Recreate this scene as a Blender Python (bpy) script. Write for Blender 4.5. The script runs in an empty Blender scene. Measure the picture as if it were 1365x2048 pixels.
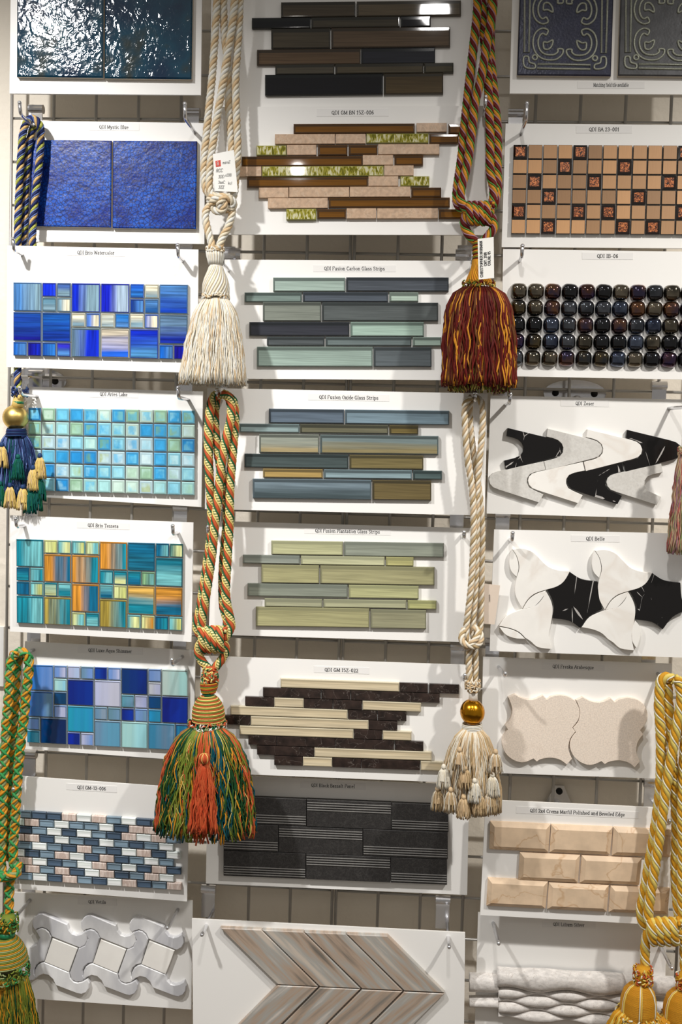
import bpy, math, random
from mathutils import Vector, Matrix
random.seed(7)
S = bpy.context.scene
COL = S.collection
PI = math.pi
# ---------------------------------------------------------------- camera
F = 2100.0                       # focal length in pixels of the 1365 x 2048 frame
RX, RY, RZ = 0.05704956, 0.06729093, 0.02813608
CAM = Vector((0.0, -1.85628, 1.5))
def _m(a): return Matrix(a)
_X = _m(((1,0,0),(0,math.cos(RX),-math.sin(RX)),(0,math.sin(RX),math.cos(RX))))
_Y = _m(((math.cos(RY),0,math.sin(RY)),(0,1,0),(-math.sin(RY),0,math.cos(RY))))
_Z = _m(((math.cos(RZ),-math.sin(RZ),0),(math.sin(RZ),math.cos(RZ),0),(0,0,1)))
_R = _Z @ _X @ _Y
_B = _m(((1,0,0),(0,0,-1),(0,1,0)))
TOW = _B.transposed() @ _R.transposed()
cam = bpy.data.cameras.new('camera'); camo = bpy.data.objects.new('camera', cam); COL.objects.link(camo)
r_ = TOW @ Vector((1,0,0)); u_ = -(TOW @ Vector((0,1,0))); b_ = -(TOW @ Vector((0,0,1)))
camo.matrix_world = Matrix(((r_.x,u_.x,b_.x,CAM.x),(r_.y,u_.y,b_.y,CAM.y),(r_.z,u_.z,b_.z,CAM.z),(0,0,0,1)))
cam.sensor_fit = 'AUTO'; cam.sensor_width = 36.0; cam.lens = F/2048*36.0
cam.clip_start = 0.05
S.camera = camo
def P(x, y, d=0.0):
    """world point on the vertical plane d metres in front of the wire grid seen at photo pixel x, y"""
    v = TOW @ Vector(((x-682.5)/F, (y-1024.0)/F, 1.0))
    t = (-d-CAM.y)/v.y
    return CAM + v*t
PX = 0.00086                     # metres per pixel at the boards
# ---------------------------------------------------------------- world, lights, exposure
w = bpy.data.worlds.new('room_light'); S.world = w; w.use_nodes = True
w.node_tree.nodes['Background'].inputs[0].default_value = (1.0, 0.95, 0.88, 1)
w.node_tree.nodes['Background'].inputs[1].default_value = 0.24
S.view_settings.view_transform = 'Standard'; S.view_settings.look = 'None'
S.view_settings.gamma = 1.0; S.view_settings.use_curve_mapping = False
S.view_settings.exposure = 0.0
def spot(loc, target, energy, col, size, blend, rad):
    l = bpy.data.lights.new('track_spot', 'SPOT'); o = bpy.data.objects.new('track_spot', l); COL.objects.link(o)
    l.energy = energy; l.color = col; l.spot_size = math.radians(size); l.spot_blend = blend; l.shadow_soft_size = rad
    o.location = loc
    o.rotation_euler = (Vector(target)-Vector(loc)).to_track_quat('-Z', 'Y').to_euler()
    return o
spot((-1.05,-1.25,2.68), (-0.78,0,1.15), 160, (1.0,0.985,0.965), 76, 1.0, 0.042)
spot((1.15,-1.25,2.70), (0.34,0,0.70), 126, (1.0,0.965,0.915), 78, 1.0, 0.042)
spot((0.02,-1.35,2.76), (-0.14,0,0.40), 44, (1.0,0.975,0.945), 84, 1.0, 0.042)
# unseen ceiling lamps added for glints in beads, glass and chrome, plus slight fill
for lx, ly in ((-1.9,-3.1),(-0.6,-3.4),(0.7,-3.3),(1.9,-3.0),(0.1,-2.5)):
    spot((lx,ly,2.85), (lx*0.4,-0.6,0.9), 4, (1.0,0.96,0.9), 90, 1.0, 0.03)
# ---------------------------------------------------------------- materials
MATS = {}
def nodes(name):
    m = bpy.data.materials.new(name); m.use_nodes = True; MATS[name] = m
    nt = m.node_tree; return m, nt, nt.nodes['Principled BSDF']
def s2l(c):
    return tuple(((v/255.0)/12.92 if v/255.0 <= 0.04045 else ((v/255.0+0.055)/1.055)**2.4) for v in c)
def C4(c): return (*s2l(c), 1.0)
def N(nt, t, **kw):
    n = nt.nodes.new(t)
    for k, v in kw.items(): setattr(n, k, v)
    return n
def plain(name, col, rough=0.5, metal=0.0, coat=0.0, bump=0.0, bscale=300.0, spec=0.5, var=0.0, vscale=40.0):
    m, nt, b = nodes(name)
    b.inputs['Base Color'].default_value = C4(col); b.inputs['Roughness'].default_value = rough
    b.inputs['Metallic'].default_value = metal; b.inputs['Coat Weight'].default_value = coat
    b.inputs['Coat Roughness'].default_value = 0.04
    b.inputs['Specular IOR Level'].default_value = spec
    tc = N(nt, 'ShaderNodeTexCoord')
    if var:
        no = N(nt, 'ShaderNodeTexNoise'); no.inputs['Scale'].default_value = vscale; no.inputs['Detail'].default_value = 5
        nt.links.new(tc.outputs['Object'], no.inputs['Vector'])
        mx = N(nt, 'ShaderNodeMix', data_type='RGBA')
        mx.inputs[6].default_value = C4([max(0, c*(1-var)) for c in col]); mx.inputs[7].default_value = C4([min(255, c*(1+var)) for c in col])
        nt.links.new(no.outputs['Fac'], mx.inputs[0]); nt.links.new(mx.outputs[2], b.inputs['Base Color'])
    if bump:
        no = N(nt, 'ShaderNodeTexNoise'); no.inputs['Scale'].default_value = bscale; no.inputs['Detail'].default_value = 4
        nt.links.new(tc.outputs['Object'], no.inputs['Vector'])
        bp = N(nt, 'ShaderNodeBump'); bp.inputs['Strength'].default_value = bump; bp.inputs['Distance'].default_value = 0.002
        nt.links.new(no.outputs['Fac'], bp.inputs['Height']); nt.links.new(bp.outputs['Normal'], b.inputs['Normal'])
    return m
def streak(name, axis, fine=260.0, broad=26.0, rough=0.035, contrast=0.5):
    """painted-back glass: tint A (object colour) to tint B (object property) in brush streaks along one axis"""
    m, nt, b = nodes(name)
    tc = N(nt, 'ShaderNodeTexCoord'); oi = N(nt, 'ShaderNodeObjectInfo')
    mp = N(nt, 'ShaderNodeMapping')
    sc = {'V': (broad, 0, 1.2), 'H': (1.2, 0, broad), 'S': (broad, 0, broad*0.8)}[axis]
    mp.inputs['Scale'].default_value = sc
    nt.links.new(tc.outputs['Object'], mp.inputs['Vector'])
    ml = N(nt, 'ShaderNodeMath', operation='MULTIPLY'); ml.inputs[1].default_value = 60.0
    nt.links.new(oi.outputs['Random'], ml.inputs[0])
    def noise(src, scale, detail):
        n = N(nt, 'ShaderNodeTexNoise', noise_dimensions='4D'); n.inputs['Scale'].default_value = scale; n.inputs['Detail'].default_value = detail
        nt.links.new(src.outputs[0], n.inputs['Vector']); nt.links.new(ml.outputs[0], n.inputs['W']); return n
    n1 = noise(mp, 1.6, 3.0); n2 = noise(mp, fine/broad, 3.0)
    r1 = N(nt, 'ShaderNodeMapRange'); r1.inputs[1].default_value = 0.42; r1.inputs[2].default_value = 0.58
    if axis == 'S': nt.links.new(n1.outputs['Fac'], r1.inputs[0])
    else:            # the paint runs from tint A on the left or top edge to tint B on the right or bottom edge
        sx = N(nt, 'ShaderNodeSeparateXYZ'); nt.links.new(tc.outputs['Generated'], sx.inputs[0])
        g = N(nt, 'ShaderNodeMath', operation='MULTIPLY_ADD'); g.inputs[1].default_value = 0.55 if axis == 'V' else -0.55; g.inputs[2].default_value = 0.225 if axis == 'V' else 0.775
        nt.links.new(sx.outputs['X' if axis == 'V' else 'Z'], g.inputs[0])
        g2 = N(nt, 'ShaderNodeMath', operation='MULTIPLY_ADD'); g2.inputs[1].default_value = 0.9; nt.links.new(n1.outputs['Fac'], g2.inputs[0]); nt.links.new(g.outputs[0], g2.inputs[2])
        g3 = N(nt, 'ShaderNodeMath', operation='SUBTRACT'); g3.inputs[1].default_value = 0.45; nt.links.new(g2.outputs[0], g3.inputs[0])
        r1.inputs[1].default_value = 0.36; r1.inputs[2].default_value = 0.64
        nt.links.new(g3.outputs[0], r1.inputs[0])
    at = N(nt, 'ShaderNodeAttribute', attribute_type='OBJECT', attribute_name='tint_b')
    mx = N(nt, 'ShaderNodeMix', data_type='RGBA')
    nt.links.new(r1.outputs[0], mx.inputs[0]); nt.links.new(oi.outputs['Color'], mx.inputs[6]); nt.links.new(at.outputs['Color'], mx.inputs[7])
    r2 = N(nt, 'ShaderNodeMapRange'); r2.inputs[1].default_value = 0.3; r2.inputs[2].default_value = 0.7
    r2.inputs[3].default_value = 1-contrast; r2.inputs[4].default_value = 1+contrast
    nt.links.new(n2.outputs['Fac'], r2.inputs[0])
    vm = N(nt, 'ShaderNodeVectorMath', operation='SCALE')
    nt.links.new(mx.outputs[2], vm.inputs[0]); nt.links.new(r2.outputs[0], vm.inputs['Scale'])
    nt.links.new(vm.outputs[0], b.inputs['Base Color'])
    b.inputs['Roughness'].default_value = rough; return m
def edgemat(name, k, add, rough=0.08):
    m, nt, b = nodes(name)
    oi = N(nt, 'ShaderNodeObjectInfo')
    vm = N(nt, 'ShaderNodeVectorMath', operation='MULTIPLY_ADD'); vm.inputs[1].default_value = (k,k,k); vm.inputs[2].default_value = add
    nt.links.new(oi.outputs['Color'], vm.inputs[0]); nt.links.new(vm.outputs[0], b.inputs['Base Color'])
    b.inputs['Roughness'].default_value = rough; b.inputs['Coat Weight'].default_value = 0.1
    return m
def stone(name, base, vein, vscale=18.0, vwidth=0.03, rough=0.25, stretch=(1,1,1), mott=0.12, mscale=60.0, vein2=None, amount=1.0):
    m, nt, b = nodes(name)
    tc = N(nt, 'ShaderNodeTexCoord'); oi = N(nt, 'ShaderNodeObjectInfo')
    ad = N(nt, 'ShaderNodeVectorMath', operation='SCALE'); ad.inputs[0].default_value = (7,11,5)
    nt.links.new(oi.outputs['Random'], ad.inputs['Scale'])
    a2 = N(nt, 'ShaderNodeVectorMath', operation='ADD')
    nt.links.new(tc.outputs['Object'], a2.inputs[0]); nt.links.new(ad.outputs[0], a2.inputs[1])
    mp = N(nt, 'ShaderNodeMapping'); mp.inputs['Scale'].default_value = stretch; nt.links.new(a2.outputs[0], mp.inputs['Vector'])
    n1 = N(nt, 'ShaderNodeTexNoise'); n1.inputs['Scale'].default_value = mscale; n1.inputs['Detail'].default_value = 6
    nt.links.new(mp.outputs[0], n1.inputs['Vector'])
    lo = [c*(1-mott) for c in base]; hi = [min(255, c*(1+mott)) for c in base]
    mx = N(nt, 'ShaderNodeMix', data_type='RGBA'); mx.inputs[6].default_value = C4(lo); mx.inputs[7].default_value = C4(hi)
    r0 = N(nt, 'ShaderNodeMapRange'); r0.inputs[1].default_value = 0.3; r0.inputs[2].default_value = 0.7
    nt.links.new(n1.outputs['Fac'], r0.inputs[0]); nt.links.new(r0.outputs[0], mx.inputs[0])
    n2 = N(nt, 'ShaderNodeTexNoise'); n2.inputs['Scale'].default_value = vscale; n2.inputs['Detail'].default_value = 4; n2.inputs['Distortion'].default_value = 0.6
    nt.links.new(mp.outputs[0], n2.inputs['Vector'])
    sb = N(nt, 'ShaderNodeMath', operation='SUBTRACT'); sb.inputs[1].default_value = 0.5; nt.links.new(n2.outputs['Fac'], sb.inputs[0])
    ab = N(nt, 'ShaderNodeMath', operation='ABSOLUTE'); nt.links.new(sb.outputs[0], ab.inputs[0])
    r1 = N(nt, 'ShaderNodeMapRange'); r1.inputs[1].default_value = 0.0; r1.inputs[2].default_value = vwidth; r1.inputs[3].default_value = amount; r1.inputs[4].default_value = 0.0
    nt.links.new(ab.outputs[0], r1.inputs[0])
    m2 = N(nt, 'ShaderNodeMix', data_type='RGBA'); m2.inputs[7].default_value = C4(vein)
    nt.links.new(r1.outputs[0], m2.inputs[0]); nt.links.new(mx.outputs[2], m2.inputs[6])
    nt.links.new(m2.outputs[2], b.inputs['Base Color'])
    b.inputs['Roughness'].default_value = rough
    return m
plain('wall_paint', (236,227,212), 0.8, bump=0.55, bscale=90)
plain('floor_vinyl', (120,108,96), 0.5, var=0.1, vscale=8)
plain('board_white', (240,238,234), 0.45, bump=0.02, bscale=400)
plain('board_side', (225,222,216), 0.6)
plain('sticker', (236,234,231), 0.25)
plain('ink', (30,30,34), 0.6)
plain('chrome', (225,225,228), 0.16, metal=0.9)
plain('wire_steel', (176,173,168), 0.34, metal=0.55)
plain('dark_hole', (20,18,16), 0.8)
plain('plate_white', (235,234,230), 0.35)
streak('glass_h', 'H'); streak('glass_v', 'V')
streak('glass_fine', 'H', fine=420, broad=40, contrast=0.22)
streak('glass_swirl', 'S', fine=90, broad=34, contrast=0.12)
streak('glass_soft', 'V', fine=90, broad=30, contrast=0.10)
edgemat('glass_edge', 0.75, (0.006,0.008,0.009), 0.14); edgemat('glass_edge_pale', 0.8, (0.09,0.11,0.11), 0.22); edgemat('painted_refraction', 0.36, (0.004,0.006,0.006), 0.06); edgemat('painted_refraction_pale', 0.72, (0.01,0.014,0.012), 0.06); plain('glass_side', (196,204,204), 0.4); edgemat('same_edge', 0.8, (0.005,0.005,0.005), 0.5)  # the two rim materials paint in the dark band that refraction gives clear glass
stone('stone_beige', (188,158,130), (204,180,154), 60, 0.03, 0.4, mscale=160, mott=0.08, amount=0.6)
stone('stone_dark', (44,34,30), (150,140,132), 30, 0.006, 0.18, mscale=70, mott=0.3, amount=0.35)

stone('marble_grey', (206,203,197), (218,216,211), 60, 0.05, 0.5, mscale=260, mott=0.035, amount=0.6)
stone('marble_white', (240,237,231), (232,226,218), 10, 0.05, 0.35, mscale=30, mott=0.015)
stone('marble_carrara', (226,224,223), (192,192,196), 9, 0.14, 0.3, mscale=16, mott=0.16, stretch=(1.2,1,0.5))
stone('limestone', (230,216,201), (206,186,168), 30, 0.012, 0.7, mscale=420, mott=0.06, amount=0.25)
stone('crema', (222,196,166), (190,150,108), 13, 0.014, 0.22, mscale=40, mott=0.05, amount=0.6)
stone('pink_marble', (218,202,192), (196,174,162), 50, 0.10, 0.5, mscale=120, mott=0.08, stretch=(3,1,0.6))
stone('travertine', (212,207,202), (150,134,120), 110, 0.010, 0.75, mscale=120, amount=0.7, mott=0.08, stretch=(0.7,1,1.6))
stone('basalt', (40,38,37), (58,56,54), 120, 0.04, 0.6, mscale=500, mott=0.25)
plain('basalt_rib', (120,118,115), 0.35, var=0.15, vscale=200)
stone('driftwood_up', (176,163,150), (128,120,112), 20, 0.10, 0.4, mscale=16, mott=0.16)
def veined_black():
    m, nt, b = nodes('marble_black')
    tc = N(nt, 'ShaderNodeTexCoord'); oi = N(nt, 'ShaderNodeObjectInfo')
    ad = N(nt, 'ShaderNodeVectorMath', operation='SCALE'); ad.inputs[0].default_value = (7,11,5); nt.links.new(oi.outputs['Random'], ad.inputs['Scale'])
    a2 = N(nt, 'ShaderNodeVectorMath', operation='ADD'); nt.links.new(tc.outputs['Object'], a2.inputs[0]); nt.links.new(ad.outputs[0], a2.inputs[1])
    mp = N(nt, 'ShaderNodeMapping'); mp.inputs['Scale'].default_value = (1.6, 1, 0.7); mp.inputs['Rotation'].default_value = (0, 0.25, 0); nt.links.new(a2.outputs[0], mp.inputs['Vector'])
    v = N(nt, 'ShaderNodeTexVoronoi', feature='DISTANCE_TO_EDGE'); v.inputs['Scale'].default_value = 17; nt.links.new(mp.outputs[0], v.inputs['Vector'])
    n = N(nt, 'ShaderNodeTexNoise'); n.inputs['Scale'].default_value = 30; nt.links.new(mp.outputs[0], n.inputs['Vector'])
    wd = N(nt, 'ShaderNodeMapRange'); wd.inputs[1].default_value = 0.5; wd.inputs[2].default_value = 0.75; wd.inputs[3].default_value = 0.0; wd.inputs[4].default_value = 0.03; nt.links.new(n.outputs['Fac'], wd.inputs[0])
    lt = N(nt, 'ShaderNodeMath', operation='LESS_THAN'); nt.links.new(v.outputs['Distance'], lt.inputs[0]); nt.links.new(wd.outputs[0], lt.inputs[1])
    mx = N(nt, 'ShaderNodeMix', data_type='RGBA'); mx.inputs[6].default_value = C4((19,17,17)); mx.inputs[7].default_value = C4((176,172,168))
    nt.links.new(lt.outputs[0], mx.inputs[0]); nt.links.new(mx.outputs[2], b.inputs['Base Color']); b.inputs['Roughness'].default_value = 0.22
veined_black()
# diagonal grain for the chevron planks: rotate the mapping
def grain(name, base, dark, ang):
    m, nt, b = nodes(name)
    tc = N(nt, 'ShaderNodeTexCoord'); oi = N(nt, 'ShaderNodeObjectInfo')
    ad = N(nt, 'ShaderNodeVectorMath', operation='SCALE'); ad.inputs[0].default_value = (7,11,5); nt.links.new(oi.outputs['Random'], ad.inputs['Scale'])
    ro = N(nt, 'ShaderNodeVectorRotate', rotation_type='Y_AXIS'); ro.inputs['Angle'].default_value = ang
    nt.links.new(tc.outputs['Object'], ro.inputs['Vector'])
    a2 = N(nt, 'ShaderNodeVectorMath', operation='ADD'); nt.links.new(ro.outputs[0], a2.inputs[0]); nt.links.new(ad.outputs[0], a2.inputs[1])
    mp = N(nt, 'ShaderNodeMapping'); mp.inputs['Scale'].default_value = (5, 5, 60); nt.links.new(a2.outputs[0], mp.inputs['Vector'])
    n = N(nt, 'ShaderNodeTexNoise'); n.inputs['Scale'].default_value = 1.3; n.inputs['Detail'].default_value = 7; nt.links.new(mp.outputs[0], n.inputs['Vector'])
    rp = N(nt, 'ShaderNodeValToRGB'); e = rp.color_ramp.elements
    e[0].position = 0.30; e[0].color = C4(dark); e[1].position = 0.68; e[1].color = C4(base)
    k = e.new(0.45); k.color = C4((172,152,134)); k = e.new(0.55); k.color = C4((164,162,156))
    nt.links.new(n.outputs['Fac'], rp.inputs[0]); nt.links.new(rp.outputs[0], b.inputs['Base Color'])
    b.inputs['Roughness'].default_value = 0.35
grain('plank_down', (196,184,170), (112,106,98), math.radians(-44)); grain('plank_up', (206,196,186), (128,122,114), math.radians(44))
def bamboo():
    m, nt, b = nodes('bamboo')
    tc = N(nt, 'ShaderNodeTexCoord'); oi = N(nt, 'ShaderNodeObjectInfo')
    mp = N(nt, 'ShaderNodeMapping'); mp.inputs['Scale'].default_value = (900, 900, 40); nt.links.new(tc.outputs['Object'], mp.inputs['Vector'])
    n = N(nt, 'ShaderNodeTexNoise'); n.inputs['Scale'].default_value = 1.0; nt.links.new(mp.outputs[0], n.inputs['Vector'])
    mr = N(nt, 'ShaderNodeMapRange'); mr.inputs[3].default_value = 0.86; mr.inputs[4].default_value = 1.14; nt.links.new(n.outputs['Fac'], mr.inputs[0])
    vm = N(nt, 'ShaderNodeVectorMath', operation='SCALE'); nt.links.new(oi.outputs['Color'], vm.inputs[0]); nt.links.new(mr.outputs[0], vm.inputs['Scale'])
    nt.links.new(vm.outputs[0], b.inputs['Base Color']); b.inputs['Roughness'].default_value = 0.45
bamboo()
def copperfoil():
    m, nt, b = nodes('copper_foil')
    tc = N(nt, 'ShaderNodeTexCoord'); oi = N(nt, 'ShaderNodeObjectInfo')
    n = N(nt, 'ShaderNodeTexNoise', noise_dimensions='4D'); n.inputs['Scale'].default_value = 320; n.inputs['Detail'].default_value = 3; n.inputs['Distortion'].default_value = 1.5
    ml = N(nt, 'ShaderNodeMath', operation='MULTIPLY'); ml.inputs[1].default_value = 50; nt.links.new(oi.outputs['Random'], ml.inputs[0]); nt.links.new(ml.outputs[0], n.inputs['W'])
    nt.links.new(tc.outputs['Object'], n.inputs['Vector'])
    rp = N(nt, 'ShaderNodeValToRGB'); e = rp.color_ramp.elements
    e[0].position = 0.42; e[0].color = C4((28,14,8)); e[1].position = 0.62; e[1].color = C4((222,140,84)); k = e.new(0.51); k.color = C4((150,76,36))
    nt.links.new(n.outputs['Fac'], rp.inputs[0]); nt.links.new(rp.outputs[0], b.inputs['Base Color'])
    b.inputs['Roughness'].default_value = 0.3; b.inputs['Metallic'].default_value = 0.35; b.inputs['Coat Weight'].default_value = 0.3; b.inputs['Coat Roughness'].default_value = 0.2
    plain('foil_edge', (26,14,9), 0.08, coat=0.6)
copperfoil()
def fibreglass():
    m, nt, b = nodes('reed_glass')       # clear glass with olive reeds inside
    tc = N(nt, 'ShaderNodeTexCoord'); oi = N(nt, 'ShaderNodeObjectInfo')
    mp = N(nt, 'ShaderNodeMapping'); mp.inputs['Scale'].default_value = (190, 190, 60); nt.links.new(tc.outputs['Object'], mp.inputs['Vector'])
    ml = N(nt, 'ShaderNodeMath', operation='MULTIPLY'); ml.inputs[1].default_value = 50; nt.links.new(oi.outputs['Random'], ml.inputs[0])
    n = N(nt, 'ShaderNodeTexNoise', noise_dimensions='4D'); n.inputs['Scale'].default_value = 1.4; n.inputs['Detail'].default_value = 3; n.inputs['Distortion'].default_value = 0.8
    nt.links.new(mp.outputs[0], n.inputs['Vector']); nt.links.new(ml.outputs[0], n.inputs['W'])
    rp = N(nt, 'ShaderNodeValToRGB'); e = rp.color_ramp.elements
    e[0].position = 0.40; e[0].color = C4((98,96,20)); e[1].position = 0.60; e[1].color = C4((206,202,168)); k = e.new(0.50); k.color = C4((158,150,52))
    nt.links.new(n.outputs['Fac'], rp.inputs[0]); nt.links.new(rp.outputs[0], b.inputs['Base Color'])
    b.inputs['Roughness'].default_value = 0.04
    plain('reed_edge', (150,148,84), 0.1)
fibreglass()
def glaze_wave():
    m, nt, b = nodes('glaze_wave')
    tc = N(nt, 'ShaderNodeTexCoord')
    n = N(nt, 'ShaderNodeTexNoise'); n.inputs['Scale'].default_value = 12; n.inputs['Detail'].default_value = 6
    nt.links.new(tc.outputs['Object'], n.inputs['Vector'])
    rp = N(nt, 'ShaderNodeValToRGB'); e = rp.color_ramp.elements
    e[0].position = 0.40; e[0].color = C4((2,38,66)); e[1].position = 0.72; e[1].color = C4((58,50,12)); k = e.new(0.56); k.color = C4((6,62,84))
    nt.links.new(n.outputs['Fac'], rp.inputs[0]); nt.links.new(rp.outputs[0], b.inputs['Base Color'])
    b.inputs['Roughness'].default_value = 0.07; b.inputs['Coat Weight'].default_value = 1.0; b.inputs['Coat Roughness'].default_value = 0.05
    h = N(nt, 'ShaderNodeTexNoise'); h.inputs['Scale'].default_value = 40; h.inputs['Detail'].default_value = 2.5; h.inputs['Distortion'].default_value = 2.0
    nt.links.new(tc.outputs['Object'], h.inputs['Vector'])
    bp = N(nt, 'ShaderNodeBump'); bp.inputs['Strength'].default_value = 1.0; bp.inputs['Distance'].default_value = 0.0012
    nt.links.new(h.outputs['Fac'], bp.inputs['Height']); nt.links.new(bp.outputs['Normal'], b.inputs['Normal']); nt.links.new(bp.outputs['Normal'], b.inputs['Coat Normal'])
glaze_wave()
def glaze_crackle():
    m, nt, b = nodes('glaze_crackle')
    tc = N(nt, 'ShaderNodeTexCoord')
    n = N(nt, 'ShaderNodeTexNoise'); n.inputs['Scale'].default_value = 22; n.inputs['Detail'].default_value = 8
    nt.links.new(tc.outputs['Object'], n.inputs['Vector'])
    ml = N(nt, 'ShaderNodeMix', data_type='RGBA'); ml.inputs[0].default_value = 0.012
    nt.links.new(tc.outputs['Object'], ml.inputs[6]); nt.links.new(n.outputs['Color'], ml.inputs[7])
    v = N(nt, 'ShaderNodeTexVoronoi', feature='DISTANCE_TO_EDGE'); v.inputs['Scale'].default_value = 170
    nt.links.new(ml.outputs[2], v.inputs['Vector'])
    mr = N(nt, 'ShaderNodeMapRange'); mr.inputs[1].default_value = 0.0; mr.inputs[2].default_value = 0.16; mr.inputs[3].default_value = 0.0; mr.inputs[4].default_value = 1.0
    nt.links.new(v.outputs['Distance'], mr.inputs[0])
    rp = N(nt, 'ShaderNodeValToRGB'); e = rp.color_ramp.elements
    e[0].position = 0.35; e[0].color = C4((6,38,130)); e[1].position = 0.65; e[1].color = C4((20,86,188))
    nt.links.new(n.outputs['Fac'], rp.inputs[0])
    mx = N(nt, 'ShaderNodeMix', data_type='RGBA'); mx.inputs[6].default_value = C4((14,22,78))
    nt.links.new(mr.outputs[0], mx.inputs[0]); nt.links.new(rp.outputs[0], mx.inputs[7]); nt.links.new(mx.outputs[2], b.inputs['Base Color'])
    b.inputs['Roughness'].default_value = 0.3; b.inputs['Specular IOR Level'].default_value = 0.3; b.inputs['Coat Weight'].default_value = 0.0
    h = N(nt, 'ShaderNodeTexNoise'); h.inputs['Scale'].default_value = 120; h.inputs['Detail'].default_value = 2; nt.links.new(tc.outputs['Object'], h.inputs['Vector'])
    bp = N(nt, 'ShaderNodeBump'); bp.inputs['Strength'].default_value = 1.0; bp.inputs['Distance'].default_value = 0.0005
    nt.links.new(h.outputs['Fac'], bp.inputs['Height']); nt.links.new(bp.outputs['Normal'], b.inputs['Normal']); nt.links.new(bp.outputs['Normal'], b.inputs['Coat Normal'])
glaze_crackle()
plain('clay_side', (190,180,165), 0.8)
plain('relief_navy', (46,48,66), 0.3, metal=0.25, bump=0.3, bscale=250, var=0.3, vscale=60)
plain('relief_pewter', (78,78,80), 0.4, metal=0.3, bump=0.12, bscale=250, var=0.25, vscale=60)
plain('relief_line', (150,152,138), 0.35, metal=0.3, bump=0.3, bscale=600, var=0.25, vscale=500)
def pebble():
    m, nt, b = nodes('iridescent_glass')
    oi = N(nt, 'ShaderNodeObjectInfo'); tc = N(nt, 'ShaderNodeTexCoord')
    n = N(nt, 'ShaderNodeTexNoise', noise_dimensions='4D'); n.inputs['Scale'].default_value = 45
    ml = N(nt, 'ShaderNodeMath', operation='MULTIPLY'); ml.inputs[1].default_value = 40; nt.links.new(oi.outputs['Random'], ml.inputs[0]); nt.links.new(ml.outputs[0], n.inputs['W'])
    nt.links.new(tc.outputs['Object'], n.inputs['Vector'])
    at = N(nt, 'ShaderNodeAttribute', attribute_type='OBJECT', attribute_name='tint_b')
    mx = N(nt, 'ShaderNodeMix', data_type='RGBA')
    mr = N(nt, 'ShaderNodeMapRange'); mr.inputs[1].default_value = 0.4; mr.inputs[2].default_value = 0.6; nt.links.new(n.outputs['Fac'], mr.inputs[0])
    nt.links.new(mr.outputs[0], mx.inputs[0]); nt.links.new(oi.outputs['Color'], mx.inputs[6]); nt.links.new(at.outputs['Color'], mx.inputs[7])
    nt.links.new(mx.outputs[2], b.inputs['Base Color'])
    b.inputs['Metallic'].default_value = 0.95; b.inputs['Roughness'].default_value = 0.07
    b.inputs['Coat Weight'].default_value = 1.0; b.inputs['Coat Roughness'].default_value = 0.03
pebble()
def yarn(name, col, rough=0.55, freq=70.0, depth=0.3, sheen=0.02, col2=None):
    """silky twisted yarn: fine helical ply lines on the tube's own uv"""
    m, nt, b = nodes(name)
    uv = N(nt, 'ShaderNodeTexCoord'); sp = N(nt, 'ShaderNodeSeparateXYZ'); nt.links.new(uv.outputs['UV'], sp.inputs[0])
    a = N(nt, 'ShaderNodeMath', operation='MULTIPLY_ADD'); a.inputs[1].default_value = freq; nt.links.new(sp.outputs[0], a.inputs[0])
    t = N(nt, 'ShaderNodeMath', operation='MULTIPLY'); t.inputs[1].default_value = 2*PI; nt.links.new(sp.outputs[1], t.inputs[0]); nt.links.new(t.outputs[0], a.inputs[2])
    sn = N(nt, 'ShaderNodeMath', operation='SINE'); nt.links.new(a.outputs[0], sn.inputs[0])
    mr = N(nt, 'ShaderNodeMapRange'); mr.inputs[1].default_value = -1; mr.inputs[2].default_value = 1; nt.links.new(sn.outputs[0], mr.inputs[0])
    mx = N(nt, 'ShaderNodeMix', data_type='RGBA'); mx.inputs[6].default_value = C4(col2 or [c*(1-depth) for c in col]); mx.inputs[7].default_value = C4([min(255, c*(1+depth*0.3)) for c in col])
    nt.links.new(mr.outputs[0], mx.inputs[0]); nt.links.new(mx.outputs[2], b.inputs['Base Color'])
    b.inputs['Specular IOR Level'].default_value = 0.15; b.inputs['Roughness'].default_value = rough; b.inputs['Sheen Weight'].default_value = sheen
    return m
for nm, c in dict(navy=(34,44,92), sky=(112,132,190), sand=(222,184,120), lime=(196,196,70), cream=(238,222,196), ivory=(246,238,226), tan=(222,192,150),
                  wine=(106,26,18), amber=(214,146,44), leaf=(92,152,72), mauve=(172,128,142), brick=(192,74,40), rust=(200,92,52), pine=(20,102,66), butter=(236,206,120), moss=(120,134,50),
                  taupe=(212,184,146), stonewhite=(236,226,208), khaki=(186,160,118), emerald=(60,150,84), ochre=(214,148,42), gold=(218,158,40), lemon=(244,212,112), pearl=(250,240,214),
                  denim=(40,66,110), teal=(14,92,84), straw=(232,200,120), rose=(190,110,100), sage=(150,160,110), beigeyarn=(206,176,142), olive=(110,116,36), darkgreen=(30,76,40), peacock=(10,84,96), maroon=(84,20,16), brown=(104,60,28)).items():
    yarn('yarn_'+nm, c)
yarn('yarn_lime', (204,204,84), freq=33, col2=(40,50,60)); yarn('yarn_stitch', (226,208,150), freq=15, col2=(100,116,62))
plain('gold_leaf', (226,186,112), 0.38, metal=1.0, bump=0.15, bscale=60, var=0.22, vscale=50)
plain('gold_leaf_dark', (196,136,30), 0.2, metal=1.0, bump=0.15, bscale=60, var=0.3, vscale=50)
plain('satin_green', (24,110,70), 0.3); plain('satin_white', (242,236,226), 0.3)
plain('paper', (240,238,232), 0.7); plain('paper_beige', (214,198,182), 0.75, bump=0.1, bscale=120); plain('red_sticker', (206,60,40), 0.6)
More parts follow.
